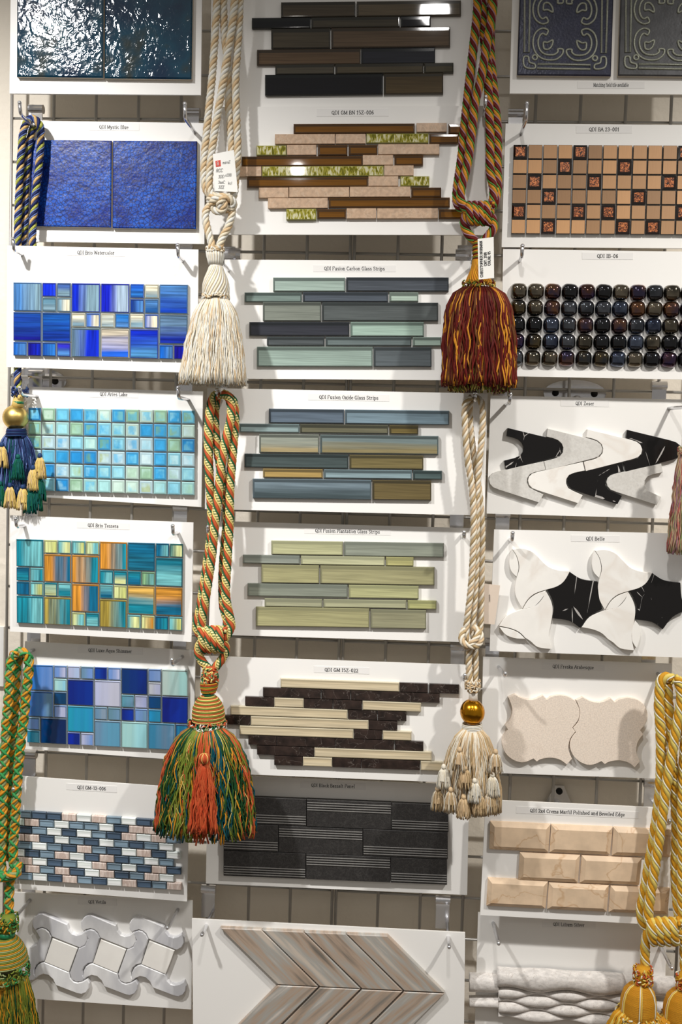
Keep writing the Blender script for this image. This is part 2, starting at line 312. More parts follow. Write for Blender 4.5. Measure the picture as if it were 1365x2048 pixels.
# ---------------------------------------------------------------- mesh helpers
WLOC = {}
def link(name, me, parent=None, loc=None):
    o = bpy.data.objects.new(name, me); COL.objects.link(o)
    loc = Vector(loc) if loc is not None else Vector((0,0,0))
    WLOC[o] = loc
    if parent is not None:
        o.parent = parent; o.location = loc-WLOC[parent]
    else: o.location = loc
    return o
def tag(o, label, cat, group=None):
    o['label'] = label; o['category'] = cat
    if group: o['group'] = group
    return o
def struct(o): o['kind'] = 'structure'; return o
class MB:
    def __init__(s): s.v = []; s.f = []; s.m = []; s.uv = []; s.mats = []
    def mi(s, name):
        if name not in s.mats: s.mats.append(name)
        return s.mats.index(name)
    def face(s, idx, mat, uv=None): s.f.append(tuple(idx)); s.m.append(s.mi(mat)); s.uv.append(uv)
    def box(s, a, b, mat):
        x0,y0,z0 = a; x1,y1,z1 = b; n = len(s.v)
        s.v += [Vector(p) for p in ((x0,y0,z0),(x1,y0,z0),(x1,y1,z0),(x0,y1,z0),(x0,y0,z1),(x1,y0,z1),(x1,y1,z1),(x0,y1,z1))]
        for q in ((0,3,2,1),(4,5,6,7),(0,1,5,4),(1,2,6,5),(2,3,7,6),(3,0,4,7)): s.face([n+i for i in q], mat)
    def tube(s, pts, rad, mat, sides=6, cap=True, closed=False):
        """pts: world vectors; rad: number or list"""
        k = len(pts)
        if k < 2: return
        base = len(s.v); up = None; L = 0.0; Ls = []
        for i, p in enumerate(pts):
            if closed: t = pts[(i+1) % k]-pts[(i-1) % k]
            else: t = pts[min(i+1, k-1)]-pts[max(i-1, 0)]
            if t.length < 1e-9: t = Vector((0,0,1))
            t.normalize()
            if up is None:
                up = Vector((0,1,0)) if abs(t.y) < 0.9 else Vector((1,0,0))
            up = (up-t*up.dot(t))
            if up.length < 1e-6: up = Vector((1,0,0))-t*t.x
            up.normalize(); sd = t.cross(up)
            if i: L += (p-pts[i-1]).length
            Ls.append(L)
            r = rad[i] if isinstance(rad, (list, tuple)) else rad
            for j in range(sides):
                a = 2*PI*j/sides
                s.v.append(p+up*(r*math.cos(a))+sd*(r*math.sin(a)))
        n = k if closed else k-1
        for i in range(n):
            i2 = (i+1) % k
            for j in range(sides):
                j2 = (j+1) % sides
                u0, u1 = Ls[i]*100, (Ls[i2] if i2 > i else L)*100
                v0, v1 = j/sides, (j+1)/sides
                s.face((base+i*sides+j, base+i*sides+j2, base+i2*sides+j2, base+i2*sides+j), mat, ((u0,v0),(u0,v1),(u1,v1),(u1,v0)))
        if cap and not closed:
            s.face([base+j for j in reversed(range(sides))], mat); s.face([base+(k-1)*sides+j for j in range(sides)], mat)
    def lathe(s, prof, mat, sides=28, flat=1.0):
        """prof: list of (centre Vector, radius)"""
        base = len(s.v)
        for c, r in prof:
            for j in range(sides):
                a = 2*PI*j/sides; s.v.append(c+Vector((r*math.cos(a), -r*flat*math.sin(a), 0)))
        for i in range(len(prof)-1):
            for j in range(sides):
                j2 = (j+1) % sides
                s.face((base+i*sides+j, base+(i+1)*sides+j, base+(i+1)*sides+j2, base+i*sides+j2), mat, ((i,j/sides),(i+1,j/sides),(i+1,(j+1)/sides),(i,(j+1)/sides)))
        s.face([base+j for j in range(sides)], mat); s.face([base+(len(prof)-1)*sides+j for j in reversed(range(sides))], mat)
    def build(s, name, parent=None, origin=None, smooth=False):
        if origin is None:
            lo = Vector((min(v.x for v in s.v), min(v.y for v in s.v), min(v.z for v in s.v))); hi = Vector((max(v.x for v in s.v), max(v.y for v in s.v), max(v.z for v in s.v)))
            origin = (lo+hi)/2
        me = bpy.data.meshes.new(name)
        me.from_pydata([tuple(v-origin) for v in s.v], [], s.f)
        for nm in s.mats: me.materials.append(MATS[nm])
        me.polygons.foreach_set('material_index', s.m)
        if any(u is not None for u in s.uv):
            ul = me.uv_layers.new(name='uv'); arr = []
            for f, u in zip(s.f, s.uv):
                if u is None: arr += [0.0]*(2*len(f))
                else:
                    for q in u: arr += [q[0], q[1]]
            ul.data.foreach_set('uv', arr)
        if smooth: me.polygons.foreach_set('use_smooth', [True]*len(me.polygons))
        me.update()
        return link(name, me, parent, origin)
def inset(pts, d):
    """inset a polygon (x,z world pairs) by d metres; winding is handled"""
    n = len(pts); A = sum(pts[i][0]*pts[(i+1)%n][1]-pts[(i+1)%n][0]*pts[i][1] for i in range(n))
    sg = 1 if A > 0 else -1; out = []
    for i in range(n):
        a, b, c = Vector(pts[i-1]), Vector(pts[i]), Vector(pts[(i+1)%n])
        e1 = (b-a).normalized(); e2 = (c-b).normalized()
        n1 = Vector((-e1.y, e1.x))*sg; n2 = Vector((-e2.y, e2.x))*sg
        m = n1+n2
        if m.length < 0.2: m = n1
        m.normalize(); k = max(0.35, m.dot(n1))
        q = b+m*(d/k); out.append((q.x, q.y))
    return out, sg
def tile(parent, poly, d_board, thick, face, edge=None, bev=0.001, bdep=None, name='tile', a=None, b=None, smooth=False, bevmat=None, label=None, rim=None, rimmat='painted_refraction'):
    """a tile standing on a board: poly is its face outline in photo pixels; front face lies at d_board+thick"""
    edge = edge or face; df = d_board+thick; bdep = bev if bdep is None else bdep
    pts = [P(x, y, df) for x, y in poly]; xz = [(p.x, p.z) for p in pts]
    ins, sg = inset(xz, bev)
    mb = MB(); n = len(xz)
    mb.v = [Vector((x, -d_board, z)) for x, z in xz]+[Vector((x, -(df-bdep), z)) for x, z in xz]+[Vector((x, -df, z)) for x, z in ins]
    for i in range(n):
        j = (i+1) % n
        q1 = (i, j, n+j, n+i); q2 = (n+i, n+j, 2*n+j, 2*n+i)
        if sg < 0: q1 = q1[::-1]; q2 = q2[::-1]
        mb.face(q1, edge); mb.face(q2, bevmat or edge)
    top = list(range(2*n, 3*n)); bot = list(range(n))
    if rim and n == 4:  # flush ring, usually widest on top, coloured like the glass edge's refracted dark band
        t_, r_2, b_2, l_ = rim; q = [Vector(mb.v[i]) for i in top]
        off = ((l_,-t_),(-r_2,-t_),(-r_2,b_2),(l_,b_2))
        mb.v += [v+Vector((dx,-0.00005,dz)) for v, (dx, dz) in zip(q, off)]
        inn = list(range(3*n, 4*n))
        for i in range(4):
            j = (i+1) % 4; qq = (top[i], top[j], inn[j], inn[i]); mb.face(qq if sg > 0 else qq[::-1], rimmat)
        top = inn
    mb.face(top if sg > 0 else top[::-1], face); mb.face(bot[::-1] if sg > 0 else bot, edge)
    o = mb.build(name, parent)
    if a is not None:
        o.color = C4(a); o['tint_b'] = list(C4(b if b is not None else a))
    if label: o['label'] = label
    return o
def lerp2(c, u, v):
    """bilinear point in a quad c = TL,TR,BR,BL"""
    x = (c[0][0]*(1-u)+c[1][0]*u)*(1-v)+(c[3][0]*(1-u)+c[2][0]*u)*v
    y = (c[0][1]*(1-u)+c[1][1]*u)*(1-v)+(c[3][1]*(1-u)+c[2][1]*u)*v
    return (x, y)
# ---------------------------------------------------------------- slab-serif lettering as flat strokes (cap height 10, x height 6.6)
GL = {}
def _g(s):
    for ln in s.strip().splitlines():
        ch, wd, rest = ln.split(' ', 2)
        GL[ch] = (float(wd), [[tuple(map(float, p.split(','))) for p in pl.split()] for pl in rest.split('|')])
_g("""A 8 0,0 4,10 8,0|1.5,3.6 6.5,3.6
B 7 1,0 1,10 4.5,10 6,9 6,6.5 4.5,5.4 1,5.4|4.5,5.4 6.5,4.2 6.5,1.4 5,0 1,0
C 8 7.4,2 6,.3 3.5,0 1.4,1.8 .6,5 1.4,8.2 3.5,10 6,9.6 7.3,8
D 8 1,0 1,10 4.5,10 6.8,8.4 7.5,5 6.8,1.6 4.5,0 1,0
E 7 6.5,2 6.5,0 1,0 1,10 6.2,10 6.2,8|1,5.2 4.5,5.2
F 7 1,0 1,10 6.4,10 6.4,8|1,5.2 4.5,5.2
G 8 7,8 5.8,9.6 3.6,10 1.5,8.3 .6,5 1.4,1.7 3.6,0 6,.4 7.2,1.8 7.2,4.4 4.6,4.4
H 9 1,0 1,10|7.5,0 7.5,10|1,5 7.5,5
I 4 2,0 2,10
L 7 1,10 1,0 6.4,0 6.4,2.2
M 10 1,0 1,10 5,1 9,10 9,0
N 9 1,0 1,10 7.6,0 7.6,10
O 8 4,0 1.6,1.5 .6,5 1.6,8.5 4,10 6.4,8.5 7.4,5 6.4,1.5 4,0
P 7 1,0 1,10 5,10 6.6,8.6 6.6,6.2 5,4.8 1,4.8
Q 8 4,0 1.6,1.5 .6,5 1.6,8.5 4,10 6.4,8.5 7.4,5 6.4,1.5 4,0|3.4,2.2 5,1.4 7.8,-1.4
R 8 1,0 1,10 5,10 6.5,8.7 6.5,6.4 5,5.2 1,5.2|4,5.2 7.4,0
S 7 .8,2 2,.3 4,0 5.9,1 6.2,3.2 4.8,4.7 2.2,5.6 1,7.2 1.4,9.2 3.2,10 5,9.6 5.9,8
T 8 4,0 4,10|.6,8 .6,10 7.4,10 7.4,8
V 8 .4,10 4,0 7.6,10
W 11 .4,10 3,0 5.4,8.6 7.8,0 10.4,10
X 8 .5,0 7.5,10|.5,10 7.5,0
Z 7 .8,8 .8,10 6.4,10 .6,0 6.4,0 6.4,2
a 6 .8,5.4 2.2,6.6 4,6.4 4.6,5.2 4.6,.6 5.6,.1|4.6,3.8 2,3.6 .7,2.2 .9,.6 2.2,0 3.6,.4 4.6,1.6
b 6.5 1,10 1,0 3.5,0 5.2,1.2 5.6,3.3 5,5.6 3.4,6.6 1,5.4
c 6 5.2,1.2 3.6,0 1.6,.7 .7,3.3 1.6,5.9 3.4,6.6 5,5.6
d 6.5 5.2,10 5.2,0|5.2,5.2 3.6,6.6 1.6,5.9 .7,3.3 1.6,.7 3.4,0 5.2,1.2
e 6 .8,3.5 5.4,3.5 5,5.6 3.4,6.6 1.6,5.9 .7,3.3 1.6,.7 3.4,0 5.2,1
f 4.5 1.6,0 1.6,8.4 2.6,9.9 4.2,9.6|.2,6.4 3.8,6.4
g 6.5 5.2,6.6 5.2,-1.4 3.8,-2.8 1.6,-2.6|5.2,5.2 3.6,6.6 1.6,5.9 .7,3.3 1.6,.9 3.4,.4 5.2,1.4
h 7 1,0 1,10|1,5 2.8,6.6 4.6,6.2 5.4,4.8 5.4,0
i 3.5 1.8,0 1.8,6.6|1.7,8.8 1.9,9.6
k 6.5 1,0 1,10|5.4,6.6 1,2.8|2.6,4.2 5.8,0
l 3.5 1.8,0 1.8,10
m 10 1,0 1,6.6|1,5 2.6,6.6 4.2,6.2 5,4.8 5,0|5,5 6.6,6.6 8.2,6.2 9,4.8 9,0
n 7 1,0 1,6.6|1,5 2.8,6.6 4.6,6.2 5.4,4.8 5.4,0
o 6.5 3.2,0 1.3,1 .6,3.3 1.3,5.6 3.2,6.6 5.1,5.6 5.8,3.3 5.1,1 3.2,0
p 6.5 1,-3 1,6.6|1,5.2 2.8,6.6 4.8,5.9 5.7,3.3 4.8,.7 2.8,0 1,1.2
q 6.5 5.2,-3 5.2,6.6|5.2,5.2 3.6,6.6 1.6,5.9 .7,3.3 1.6,.7 3.4,0 5.2,1.2
r 5 1.2,0 1.2,6.6|1.2,4.6 2.6,6.2 4.6,6.4
s 5.5 .8,1.2 2.2,0 4,.2 4.8,1.6 3.8,3 1.8,3.6 .9,5 1.8,6.4 3.4,6.6 4.6,5.6
t 4.5 1.8,8.8 1.8,1.2 2.8,0 4.2,.6|.4,6.4 3.9,6.4
u 7 1.2,6.6 1.2,1.6 2.4,0 4,.2 5.4,1.6|5.4,6.6 5.4,0
v 6.5 .4,6.6 3.2,0 6,6.6
x 6.5 .6,0 5.8,6.6|.6,6.6 5.8,0
y 6.5 .4,6.6 3.2,.4|6,6.6 2.4,-2.2 .8,-2.8
0 6.5 3.2,0 1.4,1.4 .7,5 1.4,8.6 3.2,10 5,8.6 5.7,5 5,1.4 3.2,0
1 5 .9,8.2 2.6,10 2.6,0
2 6.5 .9,7.8 1.8,9.6 3.4,10 5,9 5.2,7 3.6,4 .6,0 5.6,0 5.8,1.6
3 6.5 .9,8.4 2.4,10 4.4,9.6 5.2,8 4.4,6 2.6,5.4 4.8,4.6 5.6,2.6 4.6,.5 2.4,0 .7,1.4
4 6.5 4.4,0 4.4,10 .4,3 6,3
5 6.5 5.2,10 1.4,10 1,5.6 3.2,6.2 5.2,5 5.6,2.8 4.6,.6 2.6,0 .8,1.2
6 6.5 5.2,8.8 3.8,10 2,9 .9,6 .8,2.8 1.8,.5 3.4,0 5.2,1 5.7,3 4.8,5.2 3,5.8 1,4.2
- 6 .8,3.8 5,3.8
: 3 1.4,0 1.5,.8|1.4,5.4 1.5,6.2""")
def stroke(mb, pl, T, hw, mat):
    for a, b in zip(pl[:-1], pl[1:]):
        a2, b2 = Vector(a), Vector(b); dv = b2-a2
        if dv.length < 1e-6: continue
        dv.normalize(); h = hw*(1.25 if abs(dv.y) > 0.6 else 0.7); nn = Vector((-dv.y, dv.x))*h; ex = dv*hw*0.5
        q = [a2-nn-ex, b2-nn+ex, b2+nn+ex, a2+nn-ex]; n = len(mb.v)
        mb.v += [T(p.x, p.y) for p in q]; mb.face((n, n+1, n+2, n+3), mat)
def lettering(text, T, serif=True, hw=0.62, mat='ink', mb=None, x0=0.0):
    """T maps glyph units to world; returns mesh builder"""
    mb = mb or MB(); x = x0
    for ch in text:
        if ch == ' ': x += 4.2; continue
        wd, pls = GL[ch]
        for pl in pls:
            q = [(px+x, py) for px, py in pl]; stroke(mb, q, T, hw, mat)
            if serif:
                for e, o2 in ((q[0], q[1]), (q[-1], q[-2])):
                    if abs(e[1]-o2[1]) > 2.2 and abs(e[0]-o2[0]) < 1.3*abs(e[1]-o2[1]) and min(abs(e[1]), abs(e[1]-10), abs(e[1]-6.6), abs(e[1]+3)) < 0.05:
                        stroke(mb, [(e[0]-1.5, e[1]), (e[0]+1.5, e[1])], T, hw*0.9, mat)
        x += wd+1.2
    return mb
def textwidth(t): return sum(4.2 if c == ' ' else GL[c][0]+1.2 for c in t)
# ---------------------------------------------------------------- the wall, floor and wire grid
mb = MB(); mb.box((-2.6,0.045,0.0),(2.6,0.16,3.0),'wall_paint'); struct(mb.build('wall_back'))
mb = MB(); mb.box((-2.6,-3.2,-0.1),(2.6,0.16,0.0),'floor_vinyl'); struct(mb.build('floor'))
def wire_panel(x0, label):
    root = tag(link('wire_grid_panel', None, None, (x0+0.305,0,0.35)), label, 'wire grid', 'chrome wire grid panels on the wall')
    zs = [P(700, 506, 0).z+0.0762*k for k in range(-19, 13)]
    for k in range(9):
        m = MB(); r = 0.0028
        m.tube([Vector((x0+0.0762*k, 0, zs[0])), Vector((x0+0.0762*k, 0, zs[-1]))], r, 'wire_steel', 8); m.build('wire', root, smooth=True)
    for z in zs:
        m = MB(); m.tube([Vector((x0, 0.005, z)), Vector((x0+0.6096, 0.005, z))], 0.0026, 'wire_steel', 8); m.build('wire', root, smooth=True)
    return root
wire_panel(-0.7311, 'chrome wire grid panel on the wall behind the left blue tile boards')
wire_panel(-0.1145, 'chrome wire grid panel on the wall behind the right stone tile boards')
# triangular and oval standoff brackets screwed to the wall
def standoff(px, py, label, oval=False):
    c = P(px, py, -0.036); root = tag(link('standoff_bracket', None, None, c+Vector((0,0.004,-0.03))), label, 'bracket', 'chrome standoff brackets between wall and grid')
    m = MB()
    if oval:
        pr = [Vector((0.055*math.cos(a), 0, 0.024*math.sin(a))) for a in [2*PI*i/24 for i in range(24)]]
    else:
        pr = [Vector(p) for p in ((-0.008,0,0.03),(0.008,0,0.03),(0.036,0,-0.03),(0.03,0,-0.036),(-0.03,0,-0.036),(-0.036,0,-0.03))]
    n = len(pr)
    m.v = [c+p+Vector((0,0.003,0)) for p in pr]+[c+p+Vector((0,-0.003,0)) for p in pr]
    m.face(list(range(n)), 'chrome'); m.face(list(range(2*n-1, n-1, -1)), 'chrome')
    for i in range(n): m.face((i, (i+1) % n, n+(i+1) % n, n+i), 'chrome')
    m.build('plate', root)
    for sx, sz in (((-0.034,0.0),(0.034,0.0)) if oval else ((0.0,0.02),)):
        m = MB(); m.lathe([(Vector((0,0,-0.001)), 0.006), (Vector((0,0,0.001)), 0.006), (Vector((0,0,0.0025)), 0.004)], 'dark_hole', 12)
        for i, v in enumerate(m.v): m.v[i] = c+Vector((sx+v.x, -0.004-v.z, sz+v.y))
        m.build('screw', root)
    m = MB(); m.tube([c+Vector((0,-0.002,-0.012)), c+Vector((0,-0.034,-0.012))], 0.007, 'chrome', 12); m.build('post', root, smooth=True)
standoff(1118, 1603, 'triangular chrome bracket with a screw above the cream marble subway tile board')
standoff(1150, 787, 'oval chrome bracket with two screws above the black and white curved tile board', True)
standoff(75, 762, 'oval chrome bracket above the aqua glass mosaic board', True)
# ---------------------------------------------------------------- boards
FR, BK = 0.065, 0.024            # distance of board faces from the grid: pushed to the hooks' front or hung at the back
BOARDS = {}
def board(key, corners, d, label, thick=0.0045):
    w4 = [P(x, y, d) for x, y in corners]
    base = (w4[2]+w4[3])/2
    root = tag(link('sample_board', None, None, base), label, 'tile sample', 'tile sample boards hung on the grid')
    m = MB()
    m.v = [v.copy() for v in w4]+[v+Vector((0,thick,0)) for v in w4]
    m.face((0,3,2,1), 'board_white'); m.face((4,5,6,7), 'board_white')
    for a, b in ((0,1),(1,2),(2,3),(3,0)): m.face((a, b, 4+b, 4+a), 'board_side')
    m.build('backing_board', root)
    BOARDS[key] = (root, d)
    return root
def label_strip(key, text, x0, x1, y, slope=0.0, pad=22, h=13, wide=None):
    """paper-thin sticker with lettering; x0..x1 is the text's extent in the photo"""
    root, d = BOARDS[key]; wd = textwidth(text)-1.2
    a = P(x0, y, d); b = P(x1, y+slope*(x1-x0), d); ux = (b-a)/wd; k = ux.length
    uz = Vector((-ux.z, 0, ux.x)); kz = 6.9*PX/10/k
    p = pad; 
    c = [P(x0-p, y-h/2-slope*p, d), P(x1+p, y-h/2+slope*(x1-x0+p), d), P(x1+p, y+h/2+slope*(x1-x0+p), d), P(x0-p, y+h/2-slope*p, d)]
    m = MB(); m.v = [q+Vector((0,-0.0004,0)) for q in c]+[q for q in c]
    m.face((0,3,2,1), 'sticker')
    for i in range(4): j = (i+1) % 4; m.face((i, j, 4+j, 4+i), 'sticker')
    st = m.build('label_strip', root); st['label'] = 'clear label strip with printed product name'
    T = lambda gx, gy: a+ux*gx+uz*(gy-5)*kz+Vector((0,-0.0007,0))
    lettering(text, T).build('lettering', st)
def hook(px, py, d, label, L=0.1, up=0.018, ox=-0.009, plate=True, side=0.0):
    c = P(px, py, d)
    root = tag(link('peg_hook', None, None, (c.x, 0, c.z)), label, 'hook', 'chrome peg hooks on the grid')
    m = MB(); pts = [Vector((c.x-side*0.3*0, 0.0, c.z)), Vector((c.x+side*0.5, -L*0.5, c.z)), Vector((c.x+side, -L+0.004, c.z)), Vector((c.x+side, -L-0.002, c.z+0.003)), Vector((c.x+side, -L-0.006, c.z+up))]
    m.tube(pts, 0.0032, 'chrome', 10); rod = m.build('rod', root, smooth=True)
    m = MB(); t = pts[-1]
    m.lathe([(t+Vector((0,0,0.0036*math.sin(a))), 0.0036*max(0.02, math.cos(a))) for a in [-PI/2+PI*i/8 for i in range(9)]], 'chrome', 10); m.build('ball_tip', root, smooth=True)
    if plate:
        x = c.x+ox
        m = MB(); m.box((x-0.012,-0.0075,c.z-0.012),(x+0.012,-0.0045,c.z+0.038),'chrome'); m.build('back_plate', root)
        m = MB(); m.tube([Vector((x-0.013,-0.004,c.z+0.04)), Vector((x+0.013,-0.004,c.z+0.04))], 0.008, 'chrome', 16); m.build('rolled_clip', root)
    return root
def ZM(ox, oy, k): return lambda pts: [(ox+x/k, oy+y/k) for x, y in pts]
def rect(x0, y0, x1, y1, sl=0.0, ref=0.0, lean=0.0):
    f = lambda x: sl*(x-ref)
    return [(x0, y0+f(x0)), (x1, y0+f(x1)), (x1+lean, y1+f(x1)), (x0+lean, y1+f(x0))]
def dim(c, k): return tuple(min(255, v*k) for v in c)
def mix(a, b, t): return tuple(p*(1-t)+q*t for p, q in zip(a, b))
# --- left column -------------------------------------------------
board('wave', [(22,-70),(405,-70),(402,190),(19,187)], FR, 'white board with two wavy dark teal glazed tiles, top left corner')
for q in ([(34,-60),(207,-60),(206,155),(33,153)], [(210,-60),(386,-60),(383,158),(209,156)]):
    tile(BOARDS['wave'][0], q, FR, 0.010, 'glaze_wave', 'clay_side', 0.0025, 0.002, bevmat='glaze_wave', name='glazed_tile')
board('mystic', [(42,241),(410,246),(409,488),(40,483)], BK, 'white board with two crackled cobalt tiles')
for q in ([(60,279),(223,281),(222,455),(58,452)], [(226,281),(394,282),(392,458),(225,456)]):
    tile(BOARDS['mystic'][0], q, BK, 0.009, 'glaze_crackle', 'clay_side', 0.0015, bevmat='glaze_crackle', name='glazed_tile')
label_strip('mystic', 'QDI Mystic Blue', 199, 257, 254, 0.01)
def modular(key, corners, nc, nr, cells, thick=0.007, gap=0.038, bev=0.0010, edge='glass_edge', rim=(0.0019,0.0006,0.0005,0.0006), rimmat='painted_refraction'):
    root, d = BOARDS[key]
    for (c, r, s, axis, a, b) in cells:
        g0, g1 = gap, s-gap
        uv = [((c+g0)/nc, (r+g0)/nr), ((c+g1)/nc, (r+g0)/nr), ((c+g1)/nc, (r+g1)/nr), ((c+g0)/nc, (r+g1)/nr)]
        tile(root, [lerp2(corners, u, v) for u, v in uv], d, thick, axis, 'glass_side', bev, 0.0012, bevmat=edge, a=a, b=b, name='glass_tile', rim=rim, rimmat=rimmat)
board('brio', [(15,491),(397,499),(395,746),(13,734)], FR, 'white board with streaky royal blue glass squares')
RB, NV, SB, GY, CR, LB = (10,40,190), (16,20,128), (70,120,178), (120,150,165), (222,214,186), (40,110,190)
WC = [(0,0,2,'glass_v',SB,GY),(0,2,2,'glass_h',(20,70,150),NV),(2,2,2,'glass_h',(20,80,160),(14,50,140)),(4,0,2,'glass_v',RB,GY),(6,0,2,'glass_v',(16,30,180),(150,170,190)),(10,0,2,'glass_h',SB,(16,60,170)),
 (10,2,2,'glass_h',(90,120,150),(16,40,150)),(4,3,2,'glass_v',(100,130,150),RB),(6,3,2,'glass_h',(190,180,160),(30,90,200)),(8,3,2,'glass_h',(10,40,180),(70,130,180)),
 (2,0,1,'glass_v',RB,(30,60,210)),(3,0,1,'glass_h',(60,90,150),GY),(2,1,1,'glass_h',(90,130,150),GY),(3,1,1,'glass_v',GY,CR),(8,0,1,'glass_h',(30,90,200),LB),(9,0,1,'glass_h',CR,GY),(8,1,1,'glass_v',(20,60,150),SB),(9,1,1,'glass_h',SB,(30,80,140)),
 (4,2,1,'glass_h',CR,GY),(5,2,1,'glass_v',(80,120,200),CR),(6,2,1,'glass_h',CR,GY),(7,2,1,'glass_h',(30,110,190),SB),(8,2,1,'glass_h',CR,GY),(9,2,1,'glass_v',(60,100,190),CR),
 (0,4,1,'glass_v',(20,90,180),SB),(1,4,1,'glass_v',(14,14,130),RB),(2,4,1,'glass_v',(20,70,150),LB),(3,4,1,'glass_h',(40,40,170),SB),(10,4,1,'glass_v',(20,100,200),SB),(11,4,1,'glass_v',(14,14,140),RB)]
modular('brio', [(25,563),(377,568),(376,720),(25,712)], 12, 5, WC, edge='glass_edge_pale')
label_strip('brio', 'QDI Brio Watercolor', 155, 229, 505, 0.01)
board('aries', [(50,773),(406,783),(403,1014),(47,992)], BK, 'white board with small clear aqua glass squares')
AQ = [(110,190,220),(60,160,215),(165,215,215),(195,222,210),(140,205,225),(40,140,205),(150,190,160),(185,215,225)]
ac = []
for r in range(6):
    for c in range(12):
        a = random.choice(AQ); b = random.choice(AQ+[(30,130,190),(150,160,80),(210,225,220)])
        ac.append((c, r, 1, 'glass_swirl', a, mix(a, b, 0.5)))
modular('aries', [(55,814),(391,820),(390,992),(54,982)], 12, 6, ac, thick=0.009, gap=0.045, bev=0.0014, edge='glass_edge_pale', rim=(0.0026,0.0020,0.0020,0.0020), rimmat='painted_refraction_pale')
label_strip('aries', 'QDI Aries Lake', 200, 255, 788, 0.02)
board('tessera', [(20,1031),(387,1045),(383,1284),(20,1263)], FR, 'white board with streaky teal and amber glass squares')
TE, AM, LT, PA, DT, YG = (20,130,150), (206,140,50), (110,180,185), (206,212,150), (10,100,135), (190,196,120)
TS = [(0,0,2,'glass_v',TE,LT),(0,4,2,'glass_v',TE,LT),(2,1,2,'glass_v',AM,DT),(2,4,2,'glass_v',(170,150,70),TE),(4,1,2,'glass_v',AM,TE),(4,3,2,'glass_v',AM,DT),(6,0,2,'glass_v',AM,TE),(6,4,2,'glass_v',(160,140,60),TE),
 (8,0,2,'glass_h',DT,(20,96,120)),(8,3,2,'glass_h',(200,160,80),TE),(10,1,2,'glass_h',(20,110,130),LT),(10,3,2,'glass_h',(196,136,50),DT),
 (0,2,1,'glass_h',DT,TE),(1,2,1,'glass_v',LT,TE),(0,3,1,'glass_v',DT,(6,90,130)),(1,3,1,'glass_v',LT,YG),(2,0,1,'glass_v',PA,YG),(3,0,1,'glass_v',LT,PA),(4,0,1,'glass_v',LT,YG),(5,0,1,'glass_v',PA,LT),
 (2,3,1,'glass_h',TE,PA),(3,3,1,'glass_h',LT,TE),(4,5,1,'glass_v',PA,LT),(5,5,1,'glass_h',TE,LT),(6,2,1,'glass_v',TE,LT),(7,2,1,'glass_h',TE,PA),(6,3,1,'glass_h',LT,DT),(7,3,1,'glass_v',PA,YG),
 (8,2,1,'glass_h',TE,DT),(9,2,1,'glass_v',(120,160,120),LT),(8,5,1,'glass_v',LT,PA),(9,5,1,'glass_v',PA,AM),(10,0,1,'glass_v',DT,LT),(11,0,1,'glass_v',(60,120,120),PA),(10,5,1,'glass_v',DT,TE),(11,5,1,'glass_v',LT,YG)]
modular('tessera', [(31,1077),(367,1087),(365,1263),(32,1247)], 12, 6, TS, edge='glass_edge')
label_strip('tessera', 'QDI Brio Tessera', 176, 237, 1050, 0.035)
board('luxe', [(50,1283),(391,1301),(387,1522),(39,1497)], BK, 'white board with blue, lavender and navy glass squares')
nv, lv, tl, pw, mt, dt, gb = (8,36,128), (176,182,214), (40,140,180), (110,145,205), (160,206,204), (8,70,120), (104,140,170)
LX = [(0,0,2,(50,120,200),pw),(0,2,2,(60,110,180),gb),(3,1,2,nv,(6,46,140)),(3,3,2,(30,150,180),(40,140,190)),(1,4,2,(8,56,110),(10,40,90)),(5,1,2,lv,(186,188,206)),(5,4,2,gb,(90,150,180)),(7,0,2,(8,50,110),(6,40,120)),(7,4,2,mt,(150,206,214)),
 (9,4,2,(60,140,180),gb),(10,0,2,(184,206,200),mt),(10,2,2,(8,30,130),(6,44,150)),(2,0,1,pw,lv),(3,0,1,lv,(170,190,225)),(4,0,1,gb,pw),(5,0,1,(10,60,160),nv),(6,0,1,pw,lv),(2,1,1,mt,(140,200,220)),(2,2,1,dt,(8,60,100)),(2,3,1,pw,lv),
 (0,4,1,gb,pw),(0,5,1,tl,(80,160,190)),(3,5,1,(8,40,160),nv),(4,5,1,lv,pw),(5,3,1,gb,(130,150,170)),(6,3,1,(100,140,160),gb),(7,2,1,(90,150,170),gb),(8,2,1,lv,(160,170,210)),(7,3,1,nv,(10,50,160)),(8,3,1,pw,gb),(9,0,1,pw,(130,160,210)),(9,1,1,(190,194,204),lv),
 (9,2,1,(6,70,130),dt),(9,3,1,(30,140,190),tl),(11,4,1,dt,tl),(11,5,1,tl,gb)]
modular('luxe', [(53,1328),(377,1340),(377,1503),(53,1486)], 12, 6, [(c,r,s,'glass_soft',a,b) for c,r,s,a,b in LX], edge='glass_edge_pale')
label_strip('luxe', 'QDI Luxe Aqua Shimmer', 177, 264, 1300, 0.03)
board('gm12', [(30,1552),(378,1577),(374,1803),(28,1777)], FR, 'white board with tiny slate blue, white and pink bricks')
rows = ["MDDPLPMLDDM","GPMLMMLDPPL","DMLDLMDPLPM","PPDLMDLMDML","MLMDPMDLPDL","LDMPLDPDMLM","PLDMLPMLDPD","DPMPDLPDMPL","MLDPMDLPDMP"]
cm = dict(M=(124,146,162), D=(76,94,114), L=(226,232,228), G=(180,192,184))
